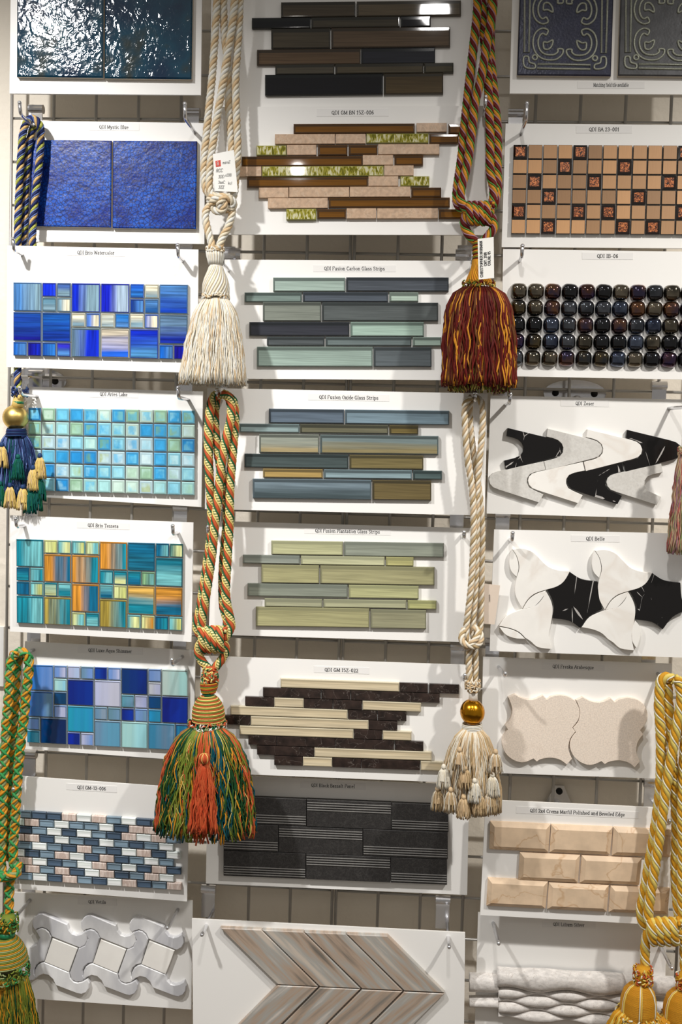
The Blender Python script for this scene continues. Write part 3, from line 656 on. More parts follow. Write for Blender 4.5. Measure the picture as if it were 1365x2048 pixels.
for r, row in enumerate(rows):
    for c, ch in enumerate(row):
        w0, w1 = (c, c+0.95) if r % 2 == 0 else (c-0.5, c+0.45)
        if r % 2 and c == 0: w0 = 0
        q = []
        for u, v in ((w0, r+0.06), (w1, r+0.06), (w1, r+0.94), (w0, r+0.94)):
            q.append((33.5+29.9*u+0.2*v, 1620.5+2.0*u+15.5*v))
        if ch == 'P': tile(BOARDS['gm12'][0], q, FR, 0.007, 'pink_marble', None, 0.0009, name='stone_brick')
        else:
            k = random.uniform(0.9, 1.1); tile(BOARDS['gm12'][0], q, FR, 0.007, 'glass_fine', 'glass_edge_pale' if ch in 'LG' else 'glass_edge', 0.0009, a=dim(cm[ch],k), b=dim(cm[ch],1.12), name='glass_brick', rim=(0.0020,0.0005,0.0008,0.0008), rimmat='painted_refraction' if ch in 'DM' else 'painted_refraction_pale')
label_strip('gm12', 'QDI GM-12-006', 155, 212, 1574, 0.06)
board('vetila', [(28,1785),(385,1802),(383,2019),(29,1995)], BK, 'white board with interlocking grey marble bone shapes, bottom left')
zv = ZM(0, 1780, 3.4125)
bone1 = [(240,182),(262,165),(290,162),(460,235),(470,272),(492,298),(522,308),(556,300),(585,275),(597,310),(596,348),(580,378),(545,397),(352,320),(335,284),(312,265),(285,257),(255,265),(238,278),(222,250),(221,212)]
bonev = [(244,282),(262,268),(285,261),(312,268),(335,290),(350,322),(300,488),(268,496),(244,518),(232,545),(234,575),(249,597),(230,617),(189,622),(156,605),(144,562),(204,392),(249,372),(269,327)]
bone2 = [(238,548),(254,518),(278,500),(302,494),(470,563),(480,602),(503,626),(530,634),(565,625),(597,607),(612,638),(606,676),(588,702),(555,714),(525,708),(378,652),(360,612),(330,584),(295,576),(262,590),(242,608),(234,580)]
sq = [(358,332),(530,399),(470,559),(304,490)]
for i in range(3):
    of = lambda pts: zv([(x+331*i, y+8*i) for x, y in pts])
    for sh, mt_ in ((bone1,'marble_carrara'),(bonev,'marble_carrara'),(bone2,'marble_carrara'),(sq,'marble_white')):
        tile(BOARDS['vetila'][0], of(sh), BK, 0.009, mt_, None, 0.0016 if sh is not sq else 0.0006, name='bone_tile' if sh is not sq else 'square_tile')
label_strip('vetila', 'QDI Vetila', 177, 212, 1803, 0.03)
# --- centre column -----------------------------------------------
board('carbon0', [(424,-70),(992,-70),(988,214),(420,214)], FR-0.006, 'white board with dark brown and black glass strips, top centre')
def strips(key, zx, zy, k, rows_, sl, ref, thick=0.007, dk='glass_edge', rm='painted_refraction'):
    root, d = BOARDS[key]
    for (x0, y0, x1, y1, a) in rows_:
        q = [(zx+x/k, zy+y/k) for x, y in rect(x0, y0, x1, y1, sl, ref)]
        b = a[1] if isinstance(a[0], tuple) else dim(a, 1.07); a0 = a[0] if isinstance(a[0], tuple) else a
        a0, b = dim(a0, 0.88), dim(b, 0.88); e_ = max(0.0, random.gauss(0, 0.0005))
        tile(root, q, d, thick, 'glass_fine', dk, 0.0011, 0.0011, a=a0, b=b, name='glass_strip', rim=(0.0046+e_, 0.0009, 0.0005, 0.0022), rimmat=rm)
strips('carbon0', 460, 0, 2.73, [(280,12,685,94,(84,74,60)),(693,12,1263,94,(104,92,74)),(120,96,440,154,(18,20,26)),(446,96,928,154,(76,70,58)),(934,96,1097,154,(18,19,26)),(226,156,548,264,(82,74,60)),(555,156,1204,264,(104,86,68)),
 (148,270,714,354,(102,82,62)),(718,270,1122,354,(44,46,54)),(248,352,570,406,(86,80,68)),(577,352,1058,406,(86,78,62)),(1062,352,1222,406,(82,76,60)),(192,408,836,520,(20,20,25)),(842,408,1166,520,(84,70,48))], -0.011, 200)
board('gmbn', [(419,214),(986,211.5),(984,470),(416,469)], FR, 'white board with amber glass, olive reed glass and beige stone strips')
ST, AB, GR = 'S', 'A', 'G'
for (x0,y0,x1,y1,t) in [(348,676,1010,728,'A'),(1020,671,1185,720,'S'),(1195,676,1345,730,'A'),(246,732,574,786,'S'),(578,731,742,784,'S'),(746,729,1085,781,'G'),(1090,731,1250,783,'A'),(146,794,308,848,'G'),(312,791,472,846,'S'),(482,792,642,848,'A'),(650,792,806,844,'A'),(810,787,1145,843,'S'),
 (64,854,724,908,'A'),(726,846,892,901,'S'),(900,848,1056,902,'A'),(0,909,172,963,'S'),(176,907,840,963,'G'),(843,903,1004,959,'S'),(94,968,754,1022,'A'),(757,962,920,1016,'S'),(932,962,1090,1016,'G'),(158,1024,320,1080,'S'),(324,1022,652,1077,'S'),(655,1019,987,1075,'S'),(992,1024,1155,1076,'A'),
 (208,1081,535,1137,'S'),(540,1080,1202,1133,'A'),(308,1140,472,1200,'G'),(478,1142,634,1192,'A'),(638,1137,800,1193,'S'),(805,1137,1138,1193,'S'),(1142,1142,1300,1193,'A')]:
    q = [(460+x/2.73, y/2.73) for x, y in rect(x0, y0, x1, y1, -0.004, x0)]
    if t == 'S': tile(BOARDS['gmbn'][0], q, FR, 0.007, 'stone_beige', None, 0.0006, name='stone_strip')
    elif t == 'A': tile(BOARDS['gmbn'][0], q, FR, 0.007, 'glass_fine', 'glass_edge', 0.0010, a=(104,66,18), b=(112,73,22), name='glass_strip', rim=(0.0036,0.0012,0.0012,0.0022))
    else: tile(BOARDS['gmbn'][0], q, FR, 0.007, 'reed_glass', 'reed_edge', 0.0012, name='reed_glass_strip')
label_strip('gmbn', 'QDI GM BN 15Z-006', 664, 748, 225.5, -0.004, pad=30, h=15)
board('carbon', [(426,519),(980,522),(978,761),(424,757)], FR-0.02, 'white board with grey and pale green glass strips')
strips('carbon', 460, 480, 2.73, [(236,204,630,280,(172,192,182)),(636,202,1196,278,(84,90,98)),(80,286,392,338,(128,146,140)),(400,284,864,336,(88,96,106)),(872,284,1030,334,(182,202,188)),(180,338,498,442,(134,140,130)),(504,340,1138,440,(92,98,98)),
 (106,448,652,522,(58,60,68)),(660,446,1060,524,(172,198,184)),(202,528,516,576,(84,90,92)),(524,528,992,576,(108,120,120)),(1000,528,1156,576,(168,188,176)),(148,582,780,690,(160,180,170)),(786,584,1102,690,(98,106,110))], 0.002, 200)
label_strip('carbon', 'QDI Fusion Carbon Glass Strips', 649, 770, 537, 0.002)
board('oxide', [(415,776),(976,787),(970,1031),(410,1018)], FR, 'white board with slate, olive and honey glass strips')
strips('oxide', 440, 760, 2.528, [(248,143,628,215,(98,112,126)),(634,143,1160,215,(126,148,160)),(98,220,402,264,(146,166,166)),(406,220,852,264,(108,106,86)),(858,220,1004,264,(112,98,58)),(198,272,502,366,((156,162,150),(176,160,120))),(508,272,1106,366,((126,142,142),(150,138,100))),
 (124,372,650,442,(74,86,86)),(656,372,1030,442,(124,112,74)),(218,447,520,492,(184,156,96)),(526,447,972,492,(140,162,168)),(978,447,1124,492,(84,102,102)),(166,498,766,598,((124,142,152),(74,88,92))),(772,498,1070,598,(112,98,64))], 0.012, 150)
label_strip('oxide', 'QDI Fusion Oxide Glass Strips', 639, 757, 794, 0.015)
board('plantation', [(424,1042),(964,1057),(960,1285),(418,1269)], FR-0.03, 'white board with pale olive green glass strips')
strips('plantation', 440, 1030, 2.528, [(260,128,622,198,(192,192,150)),(628,128,1133,200,(150,156,142)),(116,202,404,245,(150,156,146)),(410,202,834,247,(200,200,162)),(840,202,980,247,(188,184,126)),(210,250,502,342,(176,172,128)),(508,250,1086,342,(168,164,124)),
 (140,346,646,410,(146,152,138)),(652,346,1006,412,(188,188,140)),(226,420,518,462,(172,172,142)),(524,420,944,462,(182,182,148)),(950,420,1096,464,(186,186,128)),(182,464,756,562,(176,172,128)),(762,468,1044,564,(158,156,126))], 0.015, 180, rm='painted_refraction_pale')
label_strip('plantation', 'QDI Fusion Plantation Glass Strips', 631, 760, 1061, 0.02)
board('gm022', [(402,1312),(957,1331),(952,1567),(398,1545)], FR, 'white board with dark brown marble and cream glass strips')
R22 = [['C307-908','D910-1052','D1060-1210'],['D218-510','D515-660','D664-966','D968-1112'],['D128-272','C275-424','D426-570','D574-718','C722-1018'],['C54-646','D650-796','D800-944'],['D10-152','C156-752','D754-898'],['C100-676','D680-820','C824-970'],
 ['D144-286','D290-582','D585-880','D886-1030'],['D188-475','C478-1072'],['D275-418','C420-568','D570-715','D718-1012','C1016-1130']]
for r, row in enumerate(R22):
    for s_ in row:
        x0, x1 = map(int, s_[1:].split('-')); y0 = 144+49.1*r
        q = [(440+x/2.528, 1300+y/2.528) for x, y in rect(x0, y0, x1, y0+46, 0.036, 307)]
        if s_[0] == 'D': tile(BOARDS['gm022'][0], q, FR, 0.007, 'stone_dark', None, 0.0005, name='stone_strip')
        else: tile(BOARDS['gm022'][0], q, FR, 0.007, 'glass_fine', 'glass_edge_pale', 0.0010, a=(200,184,152), b=(208,194,164), name='glass_strip', rim=(0.0030,0.001,0.001,0.001), rimmat='painted_refraction_pale')
label_strip('gm022', 'QDI GM 15Z-022', 650, 717, 1339, 0.03)
board('basalt', [(416,1549),(939,1571),(935,1790),(412,1767)], BK, 'shaded white board with ribbed charcoal stone blocks above the chevron board')
yb = [118, 243, 366, 483]
for r, (cuts) in enumerate([(152,531,918,1178),(152,403,788,1175),(152,528,914,1172)]):
    for c in range(3):
        x0, x1 = cuts[c]+1, cuts[c+1]-1; y0, y1 = yb[r], yb[r+1]-2
        cv = lambda q: [(380+x/2.275, 1540+y/2.275) for x, y in q]
        t = tile(BOARDS['basalt'][0], cv(rect(x0, y0, x1, y1, 0.041, 150)), BK, 0.009+0.001*((r+c) % 2), 'basalt', None, 0.0006, name='basalt_block')
        for k in range(4):
            yy = (y0+13+k*11) if c == 1 else (y1-44+k*11)
            rb = tile(t, cv(rect(x0+2, yy, x1-2, yy+4, 0.041, 150)), BK+0.009+0.001*((r+c) % 2), 0.0012, 'basalt_rib', None, 0.0002, name='rib')
label_strip('basalt', 'QDI Black Bassalt Panel', 623, 710, 1570, 0.03)
board('chevron', [(384,1838),(931,1866),(928,2110),(387,2100)], FR, 'large white board with grey wood-look chevron planks, bottom centre')
zc = ZM(370, 1800, 2.3136)
for i in range(4):
    tile(BOARDS['chevron'][0], zc([(163+195.5*i,130+9.6*i),(352+195.5*i,138+9.6*i),(616+195.5*i,401+9.6*i),(430+195.5*i,392+9.6*i)]), FR, 0.010, 'plank_down', None, 0.0012, name='plank')
    tile(BOARDS['chevron'][0], zc([(430+195.5*i,396+10*i),(616+195.5*i,404+10*i),(350+195.5*i,672+10*i),(164+195.5*i,664+10*i)]), FR, 0.010, 'plank_up', None, 0.0012, name='plank')
# --- right column ------------------------------------------------
board('relief', [(1027,-70),(1420,-70),(1414,189),(1020,187)], FR, 'white board with two embossed dark tiles with scroll relief, top right')
zr = ZM(900, 0, 2.935)
for i, (q, mt_) in enumerate((([(1042,-60),(1230,-60),(1223,152),(1035,150)],'relief_navy'), ([(1244,-60),(1425,-60),(1420,153),(1237,151)],'relief_pewter'))):
    t = tile(BOARDS['relief'][0], q, FR, 0.010, mt_, 'clay_side', 0.002, bevmat=mt_, name='relief_tile')
    ox = 595*i
    def rel(pts, closed=False, r=0.0018, nm='relief_line', sm=True):
        w_ = [P(*zr([(x+ox, y)])[0], FR+0.0102) for x, y in pts]
        if max(p.x for p in w_) > P(1424, 0, FR).x: return
        if sm:
            z_ = []; n = len(w_)
            rng = range(n if closed else n-1)
            for j in rng:
                p0, p1, p2, p3 = (w_[(j-1) % n] if closed or j else w_[0]), w_[j], w_[(j+1) % n], (w_[(j+2) % n] if closed or j+2 < n else w_[-1])
                for s_ in range(4):
                    t_ = s_/4; z_.append(0.5*((2*p1)+(p2-p0)*t_+(2*p0-5*p1+4*p2-p3)*t_**2+(3*p1-p0-3*p2+p3)*t_**3))
            if not closed: z_.append(w_[-1])
            w_ = z_
        m = MB(); m.tube(w_, r, 'relief_line', 6, closed=closed); m.build(nm, t, smooth=True)
    def band(path, hw, nm='scroll'):
        L, R_ = [], []
        n = len(path)
        for j in range(n):
            a = Vector(path[max(j-1,0)]); b = Vector(path[min(j+1,n-1)]); dv = (b-a).normalized(); nn = Vector((-dv.y, dv.x))*hw; p = Vector(path[j])
            L.append(tuple(p+nn)); R_.append(tuple(p-nn))
        rel(L+R_[::-1], True, nm=nm)
    mir = lambda pts: [(1352-x, y+3) for x, y in pts]
    low = [(572,192),(545,182),(518,200),(505,235),(506,272),(520,306),(548,330),(585,338),(622,334),(648,312),(650,290)]
    upp = [(x, 300-y+8) for x, y in low]
    leaf = [(550,268),(552,248),(575,250),(605,236),(600,268),(580,290),(556,288)]
    leafu = [(x, 300-y+8) for x, y in leaf]
    for g in (low, upp, mir(low), mir(upp)): band(g, 15)
    for g in (leaf, leafu, mir(leaf), mir(leafu)): rel(g, True, nm='leaf_motif')
    for cx, cy in ((500,338),(853,343)): rel([(cx+14*math.cos(a), cy+14*math.sin(a)) for a in [PI*j/4 for j in range(8)]], True, nm='ring_motif')
    rel([(442,-170),(474,-170),(466,308),(438,308)], True, nm='bar_motif', sm=False); rel([(898,-170),(932,-170),(918,312),(890,312)], True, nm='bar_motif', sm=False)
    rel([(516,376),(826,382),(826,406),(514,402)], True, nm='bar_motif', sm=False)
    cor = [(436,335),(462,335),(468,366),(500,378),(498,402),(450,398),(434,376)]
    rel(cor, True, nm='corner_motif'); rel(mir(cor), True, nm='corner_motif')
label_strip('relief', 'Matching field tile available', 1188, 1258, 170, 0.0, pad=32, h=14)
board('bamboo', [(1012,247),(1402,250),(1396,497),(1004,494)], BK, 'white board with bamboo and copper foil mosaic squares')
cop = {(0,0),(0,4),(0,11),(1,3),(1,7),(2,1),(2,5),(2,10),(3,2),(3,8),(4,0),(4,4),(4,6),(4,11),(5,2),(5,7),(5,9)}
bq = [(1027,288),(1387,290),(1381,470),(1022,468)]
for r in range(6):
    for c in range(12):
        q = [lerp2(bq, (c+u)/12, (r+v)/6) for u, v in ((0.04,0.04),(0.96,0.04),(0.96,0.96),(0.04,0.96))]
        if (r, c) in cop: tile(BOARDS['bamboo'][0], q, BK, 0.008, 'copper_foil', 'foil_edge', 0.0036, 0.001, name='foil_tile')
        else:
            k = random.uniform(0.82, 1.12); tile(BOARDS['bamboo'][0], q, BK, 0.008, 'bamboo', 'foil_edge', 0.0005, a=dim((182,137,92), k), name='bamboo_tile')
label_strip('bamboo', 'QDI BA 23-001', 1179, 1239, 259, 0.0, pad=26, h=15)
board('pebble', [(1007,498),(1420,504),(1414,760),(1003,752)], FR, 'white board with rows of iridescent black glass beads')
pm = MB(); nu, nv_ = 16, 9
def sgnpow(v, e): return math.copysign(abs(v)**e, v)
for i in range(nv_):
    ph = (PI/2)*i/(nv_-1)
    for j in range(nu):
        th = 2*PI*j/nu
        cx = sgnpow(math.cos(th), 0.62)*math.cos(ph)**0.62; cz = sgnpow(math.sin(th), 0.62)*math.cos(ph)**0.62
        pm.v.append(Vector((0.0136*cx, -0.0134*math.sin(ph)**0.85, 0.0136*cz)))
for i in range(nv_-1):
    for j in range(nu):
        j2 = (j+1) % nu; pm.face((i*nu+j, i*nu+j2, (i+1)*nu+j2, (i+1)*nu+j), 'iridescent_glass')
first = None
PC = [((58,62,72),(104,108,116)),((50,40,74),(120,78,44)),((14,14,18),(28,30,36)),((70,64,50),(120,110,92)),((36,46,74),(92,104,126)),((80,42,30),(44,30,92)),((92,76,34),(50,52,56)),((50,54,62),(84,88,96))]
for r in range(5):
    for c in range(11):
        x, y = 1038.5+34.1*c-1.7*r, 582+0.4*c+33.5*r
        p = P(x, y, FR+0.004); p.y = -FR
        if first is None:
            o = pm.build('bead', BOARDS['pebble'][0], origin=Vector((0,0,0)), smooth=True); first = o
            WLOC[o] = p; o.location = p-WLOC[o.parent]
        else: o = link('bead', first.data, BOARDS['pebble'][0], p)
        a, b = random.choice(PC); o.color = C4(a); o['tint_b'] = list(C4(b)); o.rotation_euler.y = random.uniform(-0.08, 0.08)
label_strip('pebble', 'QDI IB-06', 1195, 1237, 512, 0.005, pad=30, h=14)
board('zoser', [(982,791),(1367,799),(1360,1038),(974,1027)], BK, 'white board with interlocking black, grey and white curved marble pieces')
zz = ZM(940, 760, 3.212)
ztop = [(245,308),(520,375),(560,388),(586,408),(598,438),(591,467),(572,487),(540,500),(235,578),(222,518),(290,501),(322,487),(342,463),(346,432),(336,405),(312,383),(280,370),(237,360)]
zbot = [(475,522),(488,577),(420,592),(387,606),(369,632),(368,662),(382,690),(410,706),(475,735),(446,788),(190,706),(150,690),(130,668),(123,642),(130,616),(150,597),(186,585)]
for i, (mt_, mb_) in enumerate((('marble_black','marble_grey'),('marble_grey','marble_white'),('marble_white','marble_black'),('marble_black','marble_grey'))):
    tile(BOARDS['zoser'][0], zz([(x+256*i, y+4*i) for x, y in ztop]), BK, 0.009, mt_, None, 0.0005, name='curved_tile')
    tile(BOARDS['zoser'][0], zz([(x+252*i, y+5*i) for x, y in zbot]), BK, 0.009, mb_, None, 0.0005, name='curved_tile')
label_strip('zoser', 'QDI Zoser', 1152, 1189, 806.5, 0.015, pad=30)
board('belle', [(989,1059),(1402,1068),(1395,1316),(980,1302)], FR, 'white board with white propeller and black star marble tiles')
zb = ZM(940, 1030, 3.212)
def sm(pts, sub=4):
    """smooth only through points; corners are marked by a third item"""
    out = []; n = len(pts)
    for j in range(n):
        p1 = pts[j]; p2 = pts[(j+1) % n]; p0 = pts[j-1] if len(p1) == 2 else p1; p3 = pts[(j+2) % n] if len(p2) == 2 else p2
        for s_ in range(sub):
            t = s_/sub
            out.append(tuple(0.5*(2*p1[k]+(p2[k]-p0[k])*t+(2*p0[k]-5*p1[k]+4*p2[k]-p3[k])*t*t+(3*p1[k]-p0[k]-3*p2[k]+p3[k])*t**3) for k in (0, 1)))
    return out
K = 1
prA = [(276,222,K),(340,215),(405,238),(450,280),(500,328),(565,354),(644,362,K),(608,425),(560,460),(493,480,K),(420,505),(372,545),(338,602,K),(300,530),(290,470),(304,398,K),(319,340),(306,272)]
prB = [(190,713,K),(240,648),(330,608),(405,590),(455,545),(491,490,K),(524,555),(534,620),(522,700),(510,770),(526,862,K),(440,850),(392,812),(358,790,K),(318,752),(262,728)]
starp = [(646,367,K),(720,412),(824,428,K),(832,520),(853,606,K),(772,650),(711,727,K),(640,680),(536,664,K),(540,570),(502,485,K),(590,440)]
pet1 = [(274,224,K),(303,272),(315,338),(302,398,K),(268,362),(254,310),(260,255)]
pet2 = [(489,486,K),(470,535),(420,585),(342,604,K),(375,550),(425,510)]
pet3 = [(190,719,K),(262,734),(316,758),(356,796,K),(290,792),(230,768)]
for i in range(2):
    of = lambda pts: zb([(x+531*i, y+8*i) for x, y in sm(pts)])
    root = BOARDS['belle'][0]
    for sh, mt_, nm in ((prA,'marble_white','propeller_tile'),(prB,'marble_white','propeller_tile'),(starp,'marble_black','star_tile'),(pet1,'marble_white','petal_tile'),(pet2,'marble_white','petal_tile')):
        tile(root, of(sh), FR, 0.009, mt_, None, 0.0004, name=nm)
tile(root, zb(sm(pet3)), FR, 0.009, 'marble_white', None, 0.0004, name='petal_tile')
tile(root, zb(sm([(1064,678,K),(1095,720),(1098,780),(1074,858,K),(1046,810),(1044,740)])), FR, 0.009, 'marble_white', None, 0.0004, name='petal_tile')
label_strip('belle', 'QDI Belle', 1173, 1210, 1077, 0.01, pad=30)
board('freska', [(967,1314),(1345,1328),(1338,1558),(962,1545)], BK, 'white board with two cream limestone arabesque tiles')
zf = ZM(940, 1300, 3.212)
ara = [(248,305,K),(290,285,K),(340,311),(405,319),(470,292,K),(497,318,K),(530,298),(585,290),(640,302),(682,330,K),(706,385),(700,445),(660,500,K),(680,525,K),(645,575),(636,640),(658,700,K),(625,738,K),(580,706),(520,693),(460,702),(432,718,K),(410,699,K),(350,722),(290,712),(235,670),(208,610),(215,555),(246,512,K),(228,485,K),(262,440),(272,375)]
for i in range(2):
    tile(BOARDS['freska'][0], zf([(x+437*i, y+17*i) for x, y in sm(ara)]), BK, 0.010, 'limestone', None, 0.0006, name='arabesque_tile')
label_strip('freska', 'QDI Freska Arabesque', 1106, 1188, 1332.5, 0.03)
board('crema', [(972,1600),(1344,1617),(1338,1851),(961,1830)], FR, 'white board with cream marble subway tiles with slanted rims, beside the gold rope')
zk = ZM(920, 1570, 3.067)
for q in ([(190,230),(560,248),(546,418),(183,400)],[(564,248),(943,265),(926,435),(555,418)],[(948,265),(1310,282),(1296,448),(938,437)],[(372,420),(742,436),(728,605),(362,588)],[(752,438),(1122,455),(1106,620),(740,606)],[(175,578),(545,598),(528,766),(165,748)],[(550,605),(920,622),(906,785),(540,768)],[(930,625),(1295,641),(1280,800),(918,786)]):
    tile(BOARDS['crema'][0], zk(q), FR, 0.010, 'crema', None, 0.0072, 0.005, name='bevelled_tile')
label_strip('crema', 'QDI 2x4 Crema Marfil Polished and Beveled Edge', 1061, 1250, 1620.5, 0.045, pad=28, h=14)
board('lilium', [(957,1826),(1335,1846),(1328,2075),(950,2060)], BK, 'white board with wavy stacked travertine strips, bottom right')
zl = lambda x, y: (920+x/3.067, 1800+y/3.067)
def wavy(x0, x1, top, bot, d0, name='wavy_strip'):
    m = MB(); n = 40; prof = [(-0.02,0.0),(0.0,0.55),(0.14,0.9),(0.35,1.0),(0.6,1.0),(0.84,0.86),(1.0,0.5),(1.02,0.0)]
    for i in range(n+1):
        x = x0+(x1-x0)*i/n; a, b = top(x), bot(x)
        for v, k in prof:
            p = P(*zl(x, a+(b-a)*min(1, max(0, v))), d0+0.016); m.v.append(Vector((p.x, -(d0+0.022*k*min(1.0, 0.35+(b-a)/90)), p.z)))
    k = len(prof)
    for i in range(n):
        for j in range(k-1): m.face((i*k+j, i*k+j+1, (i+1)*k+j+1, (i+1)*k+j), 'travertine')
    m.face([j for j in range(k)][::-1], 'travertine'); m.face([n*k+j for j in range(k)], 'travertine')
    m.build(name, BOARDS['lilium'][0], smooth=True)
def bnd(y0, a, ph): return lambda x: y0+0.055*(x-235)+a*math.sin(2*PI*(x-235)/372+ph)
bs = [bnd(432,3,0), bnd(550,13,-2.6), bnd(592,13,0.55), bnd(640,13,-2.6), bnd(686,13,0.55), bnd(738,12,-2.6)]
wavy(232, 1010, bs[0], bs[1], BK+0.006)
for i in range(1, 5): wavy(238, 1200, bs[i], bs[i+1], BK+0.002)
wavy(60, 238, lambda x: 470+0.03*(x-60), lambda x: 572+0.03*(x-60), BK)
wavy(60, 236, lambda x: 612-0.02*(x-60), lambda x: 664+0.04*(x-60), BK)
wavy(1010, 1328, lambda x: 476+0.06*(x-1010), lambda x: 588+0.05*(x-1010), BK)
wavy(1190, 1300, lambda x: 630+0.05*(x-1190), lambda x: 700+0.03*(x-1190), BK)
label_strip('lilium', 'QDI Lilium Silver', 1107, 1170, 1848, 0.03)
# ---------------------------------------------------------------- hooks
HK = [(74,258,BK,'chrome peg hook holding the navy and gold rope at the crackled blue board',0.018),(390,265,BK,'chrome peg hook at the right end of the crackled blue board',0.022),
 (44,509,FR,'short chrome peg tip at the left corner of the streaky royal blue board',0.018),(366,521,FR,'short chrome peg tip at the right corner of the streaky royal blue board',0.018),
 (74,793,BK,'chrome peg hook at the left corner of the aqua mosaic board',0.010),(377,800,BK,'chrome peg hook at the right corner of the aqua mosaic board',0.016),
 (49,1051,FR,'short chrome peg tip at the left corner of the teal and amber board',0.014),(356,1065,FR,'short chrome peg tip at the right corner of the teal and amber board',0.014),
 (70,1300,BK,'chrome peg hook carrying the green and gold braided rope',0.008),(365,1313,BK,'chrome peg hook at the right corner of the blue and lavender glass board',0.010),
 (44,1572,FR,'chrome peg hook at the left corner of the tiny brick mosaic board',0.008),(60,1800,BK,'chrome peg hook at the left corner of the marble bone board',0.006),(356,1819,BK,'chrome peg hook at the right corner of the marble bone board',0.004),
 (458,540,FR-0.02,'chrome peg hook beside the cream tassel on the grey glass strip board',0.014),(942,538,FR-0.02,'chrome peg hook beside the red tassel on the grey glass strip board',0.016),
 (443,797,FR,'chrome peg hook carrying the orange and green rope',0.012),(948,803,FR,'chrome peg hook carrying the beige and white rope',0.012),
 (432,1062,FR-0.03,'chrome peg hook behind the orange and green rope on the pale olive strip board',0.012),(925,1070,FR-0.03,'chrome peg hook at the right corner of the pale olive strip board',0.010),
 (928,1352,FR,'chrome peg tip beside the beige rope on the dark marble strip board',0.010),
 (409,1861,FR+0.02,'short chrome peg tip at the left of the chevron board',0.002),(898,1885,FR+0.02,'short chrome peg tip at the right of the chevron board',0.002),
 (968,230,FR,'chrome peg hook between the red rope strands at the top',0.016),(1043,268,BK,'chrome peg hook at the left corner of the bamboo mosaic board',0.024),(1040,521,FR,'short chrome peg tip at the left corner of the black bead board',0.016),
 (1012,810,BK,'chrome peg hook at the left corner of the black and white curved board',0.014),(1333,817,BK,'chrome peg hook at the right corner of the black and white curved board',0.006),
 (1021,1079,FR,'short chrome peg tip at the left corner of the propeller tile board',0.014),(996,1334,BK,'chrome peg hook at the left corner of the arabesque board',0.006),(1312,1347,BK,'chrome peg hook carrying the yellow gold rope',0.006),
 (1328,1634,FR,'chrome peg tip behind the gold rope on the cream marble subway tile board',0.008),(986,1846,BK,'chrome peg hook at the left corner of the wavy travertine board',0.002),(1322,1893,BK,'chrome peg tip below the gold rope knot',0.002)]
SIDE = {(1312,1347): 0.016, (1333,817): 0.02, (996,1334): 0.006, (70,1300): -0.01, (986,1846): 0.004}
for px, py, d, lb, up in HK: hook(px, py, d, lb, up=up, side=SIDE.get((px,py), 0.0))
for x, y, lb in ((458,509,'chrome clamp on the grid beside the cream tassel neck'),(937,511,'chrome clamp on the grid beside the red tassel tag')):
    c = P(x, y, 0.004); m = MB(); m.tube([c+Vector((-0.022,0,0)), c+Vector((-0.014,0,0)), c+Vector((0.014,0,0)), c+Vector((0.022,0,0))], [0.011,0.012,0.012,0.011], 'chrome', 18)
    o = m.build('grid_clamp', None, smooth=False); tag(o, lb, 'clamp', 'chrome clamps on the grid')
# light switch plate at the far left
c = P(0, 1312, -0.043); m = MB()
m.box((c.x-0.07,c.y-0.006,c.z-0.056),(c.x+0.009,c.y+0.002,c.z+0.056),'plate_white'); o = m.build('wall_plate'); tag(o, 'white wall switch plate at the left edge', 'switch plate')
# ---------------------------------------------------------------- ropes and tassels
def crom(pts, sub=14):
    out = []; n = len(pts)
    for j in range(n-1):
        p0, p1, p2, p3 = pts[max(j-1,0)], pts[j], pts[j+1], pts[min(j+2,n-1)]
        for s_ in range(sub):
            t = s_/sub
            out.append(0.5*((2*p1)+(p2-p0)*t+(2*p0-5*p1+4*p2-p3)*t*t+(3*p1-p0-3*p2+p3)*t**3))
    out.append(pts[-1]); return out
def resample(pts, step):
    out = [pts[0]]; acc = 0.0
    for a, b in zip(pts[:-1], pts[1:]):
        L = (b-a).length
        if L < 1e-9: continue
        pos = step-acc
        while pos <= L: out.append(a+(b-a)*(pos/L)); pos += step
        acc = L-(pos-step)
    out.append(pts[-1]); return out
def sc(d): return (1.85628-d)/F
def wpath(pts, d0):
    return [P(p[0], p[1], (p[2] if len(p) > 2 else 0.0)+d0) for p in pts]
